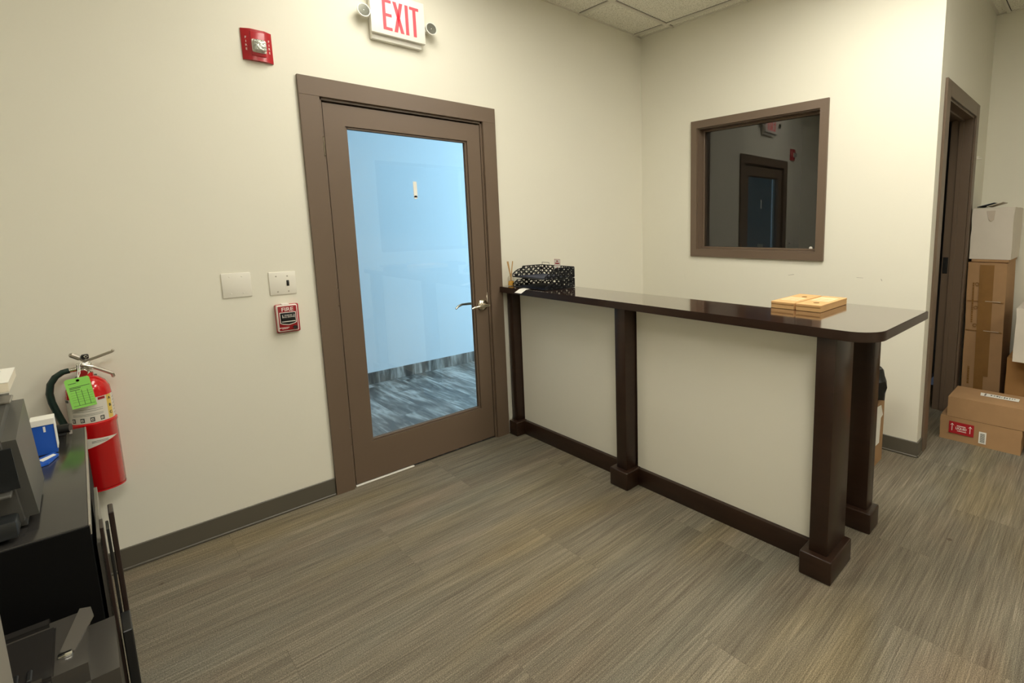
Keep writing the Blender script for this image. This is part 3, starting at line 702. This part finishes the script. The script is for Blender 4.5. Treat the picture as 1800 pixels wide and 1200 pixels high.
k = MB(); k.tube([(CX-0.040, CY, 0.902), (CX-0.058, CY, 0.899), (CX-0.078, CY, 0.885), (CX-0.093, CY, 0.860), (CX-0.099, CY, 0.825), (CX-0.097, CY, 0.79), (CX-0.090, CY, 0.755), (CX-0.082, CY, 0.72), (CX-0.074, CY-0.004, 0.69)], 0.0105, M_hose, 14)
k.tube([(CX-0.074, CY-0.004, 0.69), (CX-0.068, CY-0.006, 0.62)], [0.012, 0.009], M_black, 14); k.build('hose', fe)
k = MB()
tg = [(-3.4225, .884), (-3.427, .878), (-3.417, .769), (-3.3526, .7735), (-3.362, .884), (-3.366, .889)]
k.poly([(x, -0.165, z) for x, z in tg], M_green, (0, -0.0006, 0))
def tl(u0, v0, u1, v1, th=0.0007):
    def P(u, v): return Vector((-3.4265+0.0645*u+0.0098*v, -0.1662, 0.884+0.005*u-0.114*v))
    a, b = P(u0, v0), P(u1, v1); d = (b-a).normalized(); n_ = Vector((-d.z, 0, d.x))*th
    k.poly([a-n_, b-n_, b+n_, a+n_], M_ink)
tl(.10, .17, .42, .16, .0009); tl(.10, .30, .93, .28, .0009); tl(.10, .34, .55, .33, .0011); tl(.10, .40, .5, .39, .001)
for u in (.32, .55, .78): tl(u, .42, u, .93, .0005)
for v in (.48, .56, .64, .72, .80): tl(.1, v, .95, v, .00025)
tl(.08, .93, .95, .92, .0006)
k.lathe([(0.0025, -0.001), (0.0045, -0.001)], (-3.3925, -0.1658, 0.877), M_redd, 'y', 14)
tgo = k.build('inspection_tag', fe); tgo['label'] = 'bright green inspection tag'
k = MB(); k.tube([(-3.3925, -0.166, 0.877), (-3.384, -0.150, 0.90), (-3.382, -0.120, 0.925), (-3.378, -0.100, 0.930)], 0.0012, M_whitep, 6); k.tube([(-3.3925, -0.166, 0.877), (-3.389, -0.148, 0.90), (-3.386, -0.120, 0.925)], 0.0012, M_whitep, 6); k.build('tag_string', tgo)

# ------------------------------------------------------------------ black cabinet at the left and what is on and beside it
cb = thing('storage_cabinet', 'black cabinet with a smooth dark top beside the fire extinguisher', 'cabinet', (-3.69, -0.72, 0))
XC = -3.389
k = MB(); k.box(-4.0, XC-0.004, -1.178, -0.26, 0.695, 0.72, M_desk, 0.002, 2); k.build('cabinet_top', cb)
k = MB(); k.box(XC-0.004, XC, -1.178, -0.26, 0.693, 0.7205, M_edge, 0.001, 1); o = k.build('edge_strip', cb); o['label'] = 'pale plastic edge strip'
k = MB(); k.box(XC-0.022, XC-0.004, -1.165, -0.27, 0.0, 0.695, M_deskd, 0.001, 1); k.build('side_panel', cb)
k = MB(); k.box(-4.0, -3.98, -1.165, -0.27, 0.0, 0.695, M_deskd, 0.001, 1); k.build('side_panel', cb)
k = MB(); k.box(-3.98, XC-0.022, -0.29, -0.27, 0.0, 0.695, M_deskd); k.build('back_panel', cb)
k = MB(); k.box(-3.98, XC-0.022, -1.15, -0.29, 0.05, 0.07, M_deskd); k.build('shelf', cb)
k = MB(); k.box(-3.995, XC-0.002, -1.182, -1.166, 0.06, 0.717, M_deskd, 0.001, 1); k.build('door', cb)
# boards leaning on its side
k = MB(); k.box(-3.386, -3.378, -1.12, -0.70, 0.0, 0.640, M_sheet, 0.001, 1); o = k.build('plastic_sheet'); tag(o, 'thin pale plastic sheet standing on edge against the side of the black cabinet', 'sheet')
k = MB(); k.box(-3.3765, -3.370, -1.15, -1.09, 0.0, 0.690, M_brownd, 0.001, 1); o = k.build('thin_board'); tag(o, 'thin dark board standing upright between the plastic sheet and the black board', 'board')
k = MB(); k.box(-3.3675, -3.362, -1.05, -0.99, 0.0, 0.640, M_black, 0.001, 1); o = k.build('black_board'); tag(o, 'thin black strip of board standing upright against the taller brown board', 'board')
k = MB(); k.box(-3.3595, -3.349, -1.02, -0.955, 0.0, 0.672, M_brownd, 0.002, 1); o = k.build('brown_board'); tag(o, 'narrow dark brown board standing upright, outermost of those beside the cabinet', 'board')
k = MB(); k.box(-3.3665, -3.3475, -1.16, -1.06, 0.0, 0.40, M_black, 0.002, 1); o = k.build('file_box'); tag(o, 'low narrow black box at the foot of the standing boards', 'box')
# printer
pr = thing('printer', 'dark grey desktop printer standing on the black cabinet', 'printer', (-3.69, -0.99, 0.72))
def rb(k, pts_yz, x0, x1, m):   # profile in y-z extruded along x
    k.poly([(x0, y, z) for y, z in pts_yz], m, (x1-x0, 0, 0))
t = bmesh.new(); bmesh.ops.create_cube(t, size=1)
for v in t.verts:
    topf = v.co.z > 0; front = v.co.y < 0
    x = -3.90 if v.co.x < 0 else (-3.483 if topf else -3.470)
    y = (-1.165 if topf else -1.10) if front else (-0.795 if topf else -0.80)
    z = (0.975 if front else 1.003) if topf else 0.725
    v.co = (x, y, z)
bmesh.ops.bevel(t, geom=list(t.edges), offset=0.022, segments=4, affect='EDGES')
k = MB(); k.merge(t, M_printer, smooth=True); k.build('shell', pr)
k = MB(); k.box(-3.86, -3.497, -0.92, -0.84, 0.994, 1.0005, M_grey, 0.002, 1); k.build('lid', pr)
k = MB(); k.poly([(-3.88, -1.167, 0.945), (-3.489, -1.167, 0.945), (-3.487, -1.147, 0.842), (-3.88, -1.147, 0.842)], M_printd, (0, 0.006, 0)); k.box(-3.88, -3.500, -1.172, -1.135, 0.832, 0.839, M_printer, 0.002, 1); k.build('front_panel', pr)
k = MB(); k.box(-3.88, -3.500, -1.165, -1.09, 0.733, 0.775, M_printd, 0.006, 2); k.build('paper_tray', pr)
k = MB(); k.box(-3.88, -3.52, -0.96, -0.80, 0.996, 1.040, M_black, 0.008, 2); k.build('document_feeder', pr)
k = MB(); k.box(-3.80, -3.489, -1.00, -0.80, 1.041, 1.064, M_cream, 0.001, 1, xf=None); k.box(-3.80, -3.4885, -1.001, -0.799, 1.064, 1.0655, M_whitep)
for i in range(5): k.box(-3.60, -3.51, -0.84-0.02*i, -0.838-0.02*i, 1.0655, 1.0657, M_grey)
o = k.build('paper_stack'); tag(o, 'cream stack of papers lying on top of the printer', 'paper')
# blue carton
bx = thing('tissue_carton', 'small blue and white carton between the printer and the fire extinguisher', 'carton', (-3.47, -0.50, 0.72))
k = MB(); k.box(-3.500, -3.452, -0.505, -0.45, 0.7205, 0.818, M_blueb, 0.001, 1); k.box(-3.476, -3.471, -0.5056, -0.504, 0.794, 0.812, M_whitep); k.build('body', bx)
k = MB(); k.box(-3.502, -3.450, -0.507, -0.448, 0.816, 0.836, M_whitep, 0.001, 1); k.box(-3.4525, -3.450, -0.5065, -0.449, 0.735, 0.817, M_whitep); k.build('lid', bx)
k = MB(); k.poly([(-3.498, -0.56, 0.7215), (-3.462, -0.52, 0.7215), (-3.450, -0.55, 0.7215), (-3.470, -0.62, 0.7215), (-3.500, -0.64, 0.7215)], M_blueb, (0, 0, 0.006)); k.poly([(-3.492, -0.575, 0.7276), (-3.462, -0.54, 0.7276), (-3.455, -0.556, 0.7276), (-3.482, -0.60, 0.7276)], M_whitep, (0, 0, 0.0006))
o = k.build('folded_leaflet'); tag(o, 'folded blue leaflet with a white patch lying before the small blue carton', 'leaflet')
k = MB(); k.tube([(-3.474, -0.30, 0.742), (-3.424, -0.315, 0.742)], [0.0155, 0.0155], M_black, 18); k.box(-3.47, -3.435, -0.325, -0.29, 0.7205, 0.730, M_black, 0.002, 1)  # stapler: black barrel on a low base, steel tip
k.box(-3.430, -3.422, -0.320, -0.310, 0.7205, 0.733, M_steel, 0.001, 1)
o = k.build('stapler'); tag(o, 'small black cylinder with metal tip lying at the back edge of the black cabinet', 'desk item')
# glossy machine in front of the cabinet
mc = thing('office_machine', 'glossy black rounded office machine at the lower left in front of the black cabinet', 'office machine', (-3.60, -1.35, 0))
t = bmesh.new(); bmesh.ops.create_cube(t, size=1)
for v in t.verts: v.co = Vector((-3.583+v.co.x*0.420, -1.366+v.co.y*0.300, 0.275+v.co.z*0.55))
bmesh.ops.bevel(t, geom=[e for e in t.edges if max(e.verts[0].co.z, e.verts[1].co.z) > 0.5], offset=0.042, segments=8, affect='EDGES')
k = MB(); k.merge(t, M_charc, smooth=True); k.build('body', mc)
def soft(x0, x1, y0, y1, z0, z1, dz, off):
    t = bmesh.new(); bmesh.ops.create_cube(t, size=1)
    for v in t.verts:
        f_ = v.co.y < 0; u_ = v.co.z > 0
        v.co = Vector((x0 if v.co.x < 0 else x1, y0 if f_ else y1, (z1-(dz if f_ else 0)) if u_ else z0))
    bmesh.ops.bevel(t, geom=list(t.edges), offset=off, segments=6, affect='EDGES'); return t
k = MB(); k.merge(soft(-3.785, -3.460, -1.288, -1.245, 0.52, 0.562, 0.004, 0.012), M_blackg, smooth=True); k.build('back_rim', mc)
k = MB(); k.merge(soft(-3.785, -3.462, -1.475, -1.288, 0.50, 0.555, 0.002, 0.003), M_blackg, smooth=True); k.build('tray', mc)
k = MB(); k.merge(soft(-3.785, -3.466, -1.492, -1.462, 0.49, 0.560, 0.008, 0.011), M_blackg, smooth=True); k.build('front_lip', mc)
k = MB(); k.poly([(-3.455, -1.400, 0.5492), (-3.434, -1.415, 0.5492), (-3.404, -1.300, 0.5492), (-3.408, -1.258, 0.5492), (-3.426, -1.248, 0.5492)], M_arm, (0, 0, 0.004)); o = k.build('side_arm', mc); o['label'] = 'lighter grey arm on the machine'
for i in range(10): k = MB(); k.box(-3.66+0.018*i, -3.653+0.018*i, -1.462, -1.425, 0.5505, 0.557, M_black, 0.0015, 1); k.build('vent_tooth', mc)
k = MB(); k.box(-3.458, -3.436, -1.424, -1.408, 0.5485, 0.556, M_chrome, 0.003, 2); k.build('latch', mc)
# grey cabinet edge, nearest the camera
k = MB(); k.box(-4.05, -3.483, -2.25, -1.70, 0, 1.0, M_grey, 0.004, 2); 
o = k.build('filing_cabinet'); tag(o, 'warm grey cabinet whose edge shows at the bottom left corner', 'cabinet')

# ------------------------------------------------------------------ things on the counter
# mesh letter tray, two tiers
tr = thing('letter_tray', 'black two-tier letter tray with cut-out leaf pattern on the counter', 'letter tray', (-1.305, -0.27, ZT))
TX0, TX1, TY0, TY1 = -1.420, -1.185, -0.455, -0.115
def pierced(k, corner, ud, vd, nu, nv, cell, m, th, clip=None):
    """thin sheet pierced by leaf-shaped openings: a lattice of small irregular ribs"""
    ud = Vector(ud); vd = Vector(vd); nrm = ud.cross(vd); c0 = Vector(corner)
    rnd = random.Random(int(abs(c0.x*1000)+abs(c0.y*777)+abs(c0.z*99)))
    pts = {}
    for i in range(nu+1):
        for j in range(nv+1):
            ju = 0 if i in (0, nu) else rnd.uniform(-.25, .25); jv = 0 if j in (0, nv) else rnd.uniform(-.25, .25)
            pts[i, j] = c0+ud*(i+ju)*cell[0]+vd*(j+jv)*cell[1]
    def bar(a, b, w):
        d = (b-a)
        if d.length < 1e-6: return
        n_ = d.normalized().cross(nrm)*w
        k.poly([a-n_, b-n_, b+n_, a+n_], m, nrm*th)
    for i in range(nu+1):
        for j in range(nv+1):
            p = pts[i, j]
            if clip and not clip(i/nu, j/nv): continue
            for (a, b) in ((i+1, j), (i, j+1), ((i+1, j+1) if (i+j) % 2 else (i+1, j-1))):
                if (a, b) in pts and (not clip or clip(a/nu, b/nv)):
                    edge = (i == a and i in (0, nu)) or (j == b and j in (0, nv))
                    bar(p, pts[a, b], 0.0030 if edge else rnd.uniform(0.0018, 0.0034))
for tier in (0, 1):
    zt_ = ZT+0.002+tier*0.064; hh = 0.058 if tier == 0 else 0.066
    k = MB(); k.box(TX0, TX1, TY0, TY1, zt_, zt_+0.003, M_bmetal, 0.001, 1)
    sh = k.build('tray_base', tr, base=((TX0+TX1)/2, (TY0+TY1)/2, zt_))
    k = MB(); cu_ = 0.0118
    fl = lambda u, v: v < 0.35+2.6*u
    pierced(k, (TX0, TY0, zt_+.003), (1, 0, 0), (0, 0, 1), 12, 4, ((TX1-TX0)/12, (hh-.003)/4), M_bmetal, 0.001, fl)
    k.build('near_side', sh)
    k = MB(); pierced(k, (TX0, TY1, zt_+.003), (1, 0, 0), (0, 0, 1), 12, 4, ((TX1-TX0)/12, (hh-.003)/4), M_bmetal, 0.001, fl); k.build('far_side', sh)
    k = MB(); pierced(k, (TX1, TY0, zt_+.003), (0, 1, 0), (0, 0, 1), 16, 4, ((TY1-TY0)/16, (hh-.003)/4), M_bmetal, 0.001); k.build('back_side', sh)
for z_, lb in ((0.070, 'dark blue folder lying in the upper tier of the letter tray'), (0.0055, 'dark blue folder lying in the lower tier of the letter tray')):
    k = MB(); k.box(-1.40, -1.20, -0.40, -0.15, ZT+z_, ZT+z_+0.003, M_darkblue); tag(k.build('folder'), lb, 'folder', 'folders in the letter tray')
k = MB(); k.tube([(-1.20, -0.22, ZT+0.13), (-1.20, -0.22, ZT+0.151), (-1.20, -0.145, ZT+0.151), (-1.20, -0.145, ZT+0.13)], 0.0015, M_bmetal, 6); k.build('stacking_hook', tr)
# small sign on the tray
k = MB(); k.box(-1.2485, -1.2475, -0.395, -0.335, 1.150, 1.214, M_whitep)
o = k.build('sign_card'); tag(o, 'tiny white card with a red border standing at the letter tray', 'sign')
k = MB()
for a, b, c, d in ((-0.394, -0.336, 1.211, 1.213), (-0.394, -0.336, 1.172, 1.1735), (-0.394, -0.3925, 1.172, 1.213), (-0.3375, -0.336, 1.172, 1.213), (-0.375, -0.355, 1.197, 1.204), (-0.385, -0.345, 1.182, 1.190), (-0.37, -0.36, 1.155, 1.162)):
    k.box(-1.2490, -1.2484, a, b, c, d, M_red)
k.build('red_print', o)
# reed diffuser
rd = thing('reed_diffuser', 'small glass bottle of amber oil with wooden reeds at the door end of the counter', 'diffuser', (-1.392, -0.050, ZT))
dx, dy = -1.392, -0.052
k = MB(); k.lathe([(0, 0.001), (0.020, 0.001), (0.023, 0.005), (0.023, 0.050), (0.020, 0.062), (0.010, 0.070), (0.010, 0.086), (0.0115, 0.088)], (dx, dy, ZT), M_bottle, 'z', 28, cap=False); k.build('bottle', rd)
k = MB(); k.lathe([(0, 0.004), (0.019, 0.004), (0.0205, 0.008), (0.017, 0.034), (0.0, 0.036)], (dx, dy, ZT), M_amber, 'z', 24); k.build('oil', rd)
for ax, ay in ((-0.022, 0.004), (0.014, -0.006), (-0.018, -0.002)):
    k = MB(); k.tube([(dx-ax*0.4, dy-ay*.4, ZT+0.008), (dx+ax*1.0, dy+ay, ZT+0.165)], 0.0034 if ax > 0 else 0.0028, M_reed, 8); k.build('reed', rd)
# white card hanging over the edge
k = MB(); k.poly([(-1.395, -0.215, ZT+.001), (-1.395, -0.280, ZT+.001), (-1.463, -0.315, ZT+.001), (-1.463, -0.245, ZT+.001)], M_whitep, (0, 0, 0.0007)); k.poly([(-1.463, -0.245, ZT+.001), (-1.463, -0.315, ZT+.001), (-1.522, -0.345, ZT-.014), (-1.522, -0.275, ZT-.014)], M_whitep, (0, 0, 0.0007))
o = k.build('white_card'); tag(o, 'blank white card lying over the front edge of the counter by the letter tray', 'card')
# kraft boxes
def kraft(y0, y1, label, flip):
    t = thing('kraft_box', label, 'box', (-0.99, (y0+y1)/2, ZT), 'flat kraft boxes on the counter')
    k = MB(); k.box(-1.145, -0.835, y0, y1, ZT+0.0005, ZT+0.030, M_kraft, 0.0015, 1); k.box(-1.1465, -0.835, y0+0.002, y1-0.002, ZT+0.0195, ZT+0.0215, M_tape); k.build('body', t)
    k = MB(); k.box(-1.146, -0.834, y0-0.0006, y1+0.0006, ZT+0.022, ZT+0.0325, M_kraft, 0.0015, 1); lid = k.build('lid', t)
    k = MB(); a, b = ((-1.08, -0.97) if not flip else (-1.02, -0.89)); k.box(a, b, y0+0.018, y1-0.014, ZT+0.0325, ZT+0.0330, M_kraftl)
    for i in range(4): k.box(a+0.012+0.022*i, a+0.020+0.022*i, y0+0.026, y1-0.022, ZT+0.0330, ZT+0.0332, M_kraft)
    k.build('label_patch', lid)
    k = MB(); c = -0.93 if not flip else -1.08; k.lathe([(0, 0.0010), (0.013, 0.0010), (0.013, 0.0)], (c, (y0+y1)/2-0.01, ZT+0.0325), M_tape, 'z', 20); k.build('round_mark', lid)
kraft(-1.922, -1.809, 'flat kraft box on the counter, the left one nearer the door', False)
kraft(-2.046, -1.931, 'flat kraft box on the counter, the right one nearer the rounded end', True)

# ------------------------------------------------------------------ cardboard boxes at the right
def shifted(v, jig): return v
def carton(name, x0, x1, y0, y1, z0, z1, m, label, jig=0.004, bev=0.004, lean=0.0, tape=None, rot=0):
    t = bmesh.new(); bmesh.ops.create_cube(t, size=1)
    bmesh.ops.subdivide_edges(t, edges=t.edges, cuts=4, use_grid_fill=True)
    rnd = random.Random(name+label)
    for v in t.verts:
        x, y, z = v.co; bul = (0.25-x*x)+(0.25-y*y)+(0.25-z*z)
        v.co = Vector(((x0+x1)/2+x*(x1-x0), (y0+y1)/2+y*(y1-y0), (z0+z1)/2+z*(z1-z0)))
        if abs(v.co.z-z0) > 1e-4: v.co += Vector((rnd.uniform(-jig, jig)*.5, rnd.uniform(-jig, jig)*.5, rnd.uniform(-jig, jig)*.5 if v.co.z < z1-1e-4 else -abs(rnd.uniform(0, jig))))
        v.co.y += lean*(v.co.z-z0)
    if rot:
        c = Vector(((x0+x1)/2, (y0+y1)/2, 0)); bmesh.ops.rotate(t, cent=c, matrix=Matrix.Rotation(rot, 3, 'Z'), verts=t.verts)
    th = thing(name, label, 'box', ((x0+x1)/2, (y0+y1)/2, z0))
    k = MB(); k.merge(t, m, smooth=False); b_ = k.build('box_body', th)
    return th
tb = carton('tall_carton', 1.05, 1.50, -2.475, -2.245, 0.0, 1.128, M_card, 'tall brown cardboard box with tape and print, standing against the far wall', lean=0.018)
k = MB(); xq = 1.0445
def yl_(y, z): return y+0.018*z
def strip(y0, y1, z0, z1, m, dx=0.0):
    k.poly([(xq-dx, yl_(y0, z0), z0), (xq-dx, yl_(y1, z0), z0), (xq-dx, yl_(y1, z1), z1), (xq-dx, yl_(y0, z1), z1)], m, (0.002, 0, 0))
strip(-2.375, -2.318, 0.02, 1.11, M_tape); strip(-2.402, -2.372, 0.3, 1.11, M_tape, -0.0004)
k.build('packing_tape', tb)
for z in (0.845, 0.63):
    k = MB(); strip(-2.468, -2.25, z, z+0.004, M_tape, 0.0008); strip(-2.45, -2.36, z+0.004, z+0.007, M_cardw, 0.001); k.build('crease', tb)
def blocks(yc, z0, z1, w, seed):
    r_ = random.Random(seed); z = z0
    while z < z1:
        h = r_.uniform(0.006, 0.016); strip(yc-w/2, yc+w/2, z, min(z+h, z1), M_tape, 0.0009); z += h+r_.uniform(0.002, 0.005)
for a_ in ((-2.285, 0.69, 0.98, 0.010, 1), (-2.283, 0.23, 0.36, 0.012, 2), (-2.327, 0.86, 0.98, 0.007, 3)): k = MB(); blocks(*a_); k.build('side_print', tb)
for zc in (0.97, 0.80, 0.67): k = MB(); k.lathe([(0.009, 0), (0.013, 0), (0.013, 0.0015), (0.009, 0.0015)], (xq-0.0012, yl_(-2.306, zc), zc), M_tape, 'x', 14, cap=False); k.build('printed_ring', tb)
wb = carton('white_carton', 1.06, 1.52, -2.468, -2.225, 1.150, 1.515, M_cardw, 'worn white cardboard box on top of the tall brown box', jig=0.006)
k = MB(); k.box(1.06, 1.50, -2.46, -2.24, 1.129, 1.149, M_card, 0.003, 1); k.build('bottom_flap', wb)
k = MB(); k.poly([(1.055, -2.31, 1.49), (1.0535, -2.36, 1.492), (1.0525, -2.355, 1.43), (1.0525, -2.34, 1.415), (1.0525, -2.325, 1.43)], M_stain, (0.002, 0, 0)); k.build('water_stain', wb)
k = MB(); k.poly([(1.12, -2.24, 1.518), (1.12, -2.34, 1.545), (1.40, -2.34, 1.545), (1.40, -2.24, 1.518)], M_darkblue, (0, 0, 0.004)); k.poly([(1.10, -2.30, 1.520), (1.10, -2.39, 1.548), (1.36, -2.39, 1.548), (1.36, -2.30, 1.520)], M_cardw, (0, 0, 0.004))
o = k.build('folder'); tag(o, 'dark blue folder lying on the white box on top of the tall stack', 'folder')
carton('brown_carton', 0.91, 1.45, -3.10, -2.515, 0.0, 0.495, M_cardd, 'brown cardboard box behind the long boxes at the right edge, under a white box')
wc = carton('white_carton', 0.78, 1.40, -3.10, -2.555, 0.500, 0.855, M_cardw, 'white cardboard box on the brown box at the right edge', jig=0.005)
k = MB(); k.lathe([(0, -.001), (0.020, -.001), (0.020, 0)], (0.777, -2.70, 0.67), M_stain, 'x', 18); k.build('round_mark', wc)
bb = carton('long_carton', 0.432, 0.72, -2.80, -2.272, 0.1585, 0.292, M_card, 'long brown box with a white shipping label, on top of the lower long box', jig=0.003)
k = MB(); zt_ = 0.2925; k.poly([(0.572, -2.425, zt_), (0.640, -2.418, zt_), (0.640, -2.625, zt_), (0.575, -2.625, zt_)], M_whitep, (0, 0, 0.0008))
k.box(0.58, 0.632, -2.452, -2.443, zt_+.0008, zt_+.0012, M_base)
rr_ = random.Random(5); y = -2.475
while y > -2.60:
    wd = rr_.uniform(0.004, 0.011); k.box(0.595+rr_.uniform(0, .01), 0.618+rr_.uniform(0, .006), y-wd, y, zt_+.0008, zt_+.0012, M_ink); y -= wd+rr_.uniform(0.003, 0.008)
o = k.build('shipping_label', bb); o['label'] = 'white shipping label'
ba = carton('low_carton', 0.432, 0.90, -2.668, -2.236, 0.0, 0.158, M_card, 'flattened brown box with a red arrow label, bottom box at the right', jig=0.004)
xa = 0.4285
k = MB(); k.box(xa-0.0012, xa+0.001, -2.425, -2.288, 0.050, 0.128, M_red)
def yz(pts, m, dx=0.0018): k.poly([(xa-dx, y, z) for y, z in pts], m, (0.0005, 0, 0))
for yy in (-2.306, -2.405):
    yz([(yy+.002, 0.068), (yy-.002, 0.068), (yy-.002, 0.105), (yy+.002, 0.105)], M_letter); yz([(yy+.011, 0.103), (yy, 0.118), (yy-.011, 0.103), (yy, 0.108)], M_letter)
k.text('LIQUID', 0.022, (xa-0.002, -2.356, 0.088), (0, -1, 0), (0, 0, 1), M_letter, 0.0004, sx=0.85, bold=0.0006)
k.box(xa-0.002, xa-0.001, -2.380, -2.332, 0.102, 0.107, M_letter); k.box(xa-0.002, xa-0.001, -2.385, -2.335, 0.069, 0.073, M_letter)
o = k.build('arrow_label', ba); o['label'] = 'red label with two white arrows'
k = MB(); k.box(xa-0.001, xa+0.001, -2.492, -2.453, 0.022, 0.098, M_whitep)
for i in range(12): k.box(xa-0.0014, xa-0.0009, -2.485, -2.46, 0.030+0.005*i, 0.0325+0.005*i, M_ink)
k.build('barcode_label', ba)
# under the counter
ub = carton('brown_carton', -0.52, -0.155, -2.052, -1.62, 0.0, 0.40, M_card, 'brown cardboard box on the floor between the counter end and the wall', jig=0.003)
k = MB(); k.poly([(-0.33, -2.0565, 0.37), (-0.23, -2.0565, 0.36), (-0.19, -2.0565, 0.29), (-0.225, -2.0565, 0.28), (-0.235, -2.0565, 0.13), (-0.33, -2.0565, 0.13)], M_whitep, (0, 0.001, 0)); k.build('torn_label', ub)
k = MB(); t = bmesh.new(); bmesh.ops.create_icosphere(t, subdivisions=3, radius=1)
rnd = random.Random(3)
for v in t.verts:
    n_ = 1+0.12*math.sin(v.co.x*7+v.co.y*5)+0.08*math.sin(v.co.z*11+v.co.x*3)
    v.co = Vector((-0.275+v.co.x*0.10*n_, -2.0+v.co.y*0.085*n_, 0.53+max(v.co.z, -0.55)*0.13*n_))
zmin = min(v.co.z for v in t.verts)
for v in t.verts: v.co.z += 0.400-zmin
k.merge(t, M_black, smooth=True); o = k.build('black_bag'); tag(o, 'crumpled black bag on the cardboard box behind the counter end', 'bag')
# small white hook by the doorway, door stop card
k = MB(); k.box(1.205, 1.225, LY-0.012, LY, 1.865, 1.89, M_white, 0.003, 2); k.box(1.211, 1.219, LY-0.03, LY-0.01, 1.868, 1.874, M_white, 0.002, 1)
o = k.build('wall_hook'); tag(o, 'tiny white hook on the wall right of the dark doorway', 'hook')
k = MB(); k.box(D2A+0.013, D2A+0.016, LY+0.002, LY+0.022, 0.29, 0.39, M_whitep); o = k.build('white_tag'); tag(o, 'small white strip low on the near side of the dark doorway', 'tag')

# table at the rear of the lobby, mirrored faintly in the door glass
tt = thing('console_table', 'dark console table at the rear of the lobby, mirrored faintly in the door glass', 'table', (0.1, -4.3, 0))
k = MB(); k.box(-0.45, 0.65, -4.55, -4.10, 0.86, 0.90, M_wood, 0.004, 2); k.build('table_top', tt)
for x in (-0.36, 0.44): k = MB(); k.box(x, x+0.14, -4.45, -4.20, 0, 0.86, M_wood, 0.004, 2); k.build('leg', tt)

# faint scuffs on the wall above the counter
wr = bpy.data.objects['wall_right']
def scuff(pts):
    k = MB(); k.poly([(-0.0006, y, z) for y, z in pts], M_scuff, (0.0004, 0, 0)); k.build('scuff_mark', wr)
scuff([(-1.345, 1.066), (-1.386, 1.0745), (-1.388, 1.071), (-1.345, 1.0635)])
scuff([(-1.803, 1.078), (-1.845, 1.0775), (-1.843, 1.0755), (-1.803, 1.0755)])
scuff([(-1.946, 1.078), (-1.952, 1.075), (-1.957, 1.062), (-1.951, 1.066)])
scuff([(-0.452, 1.031), (-0.458, 0.99), (-0.462, 0.975), (-0.456, 1.0)])
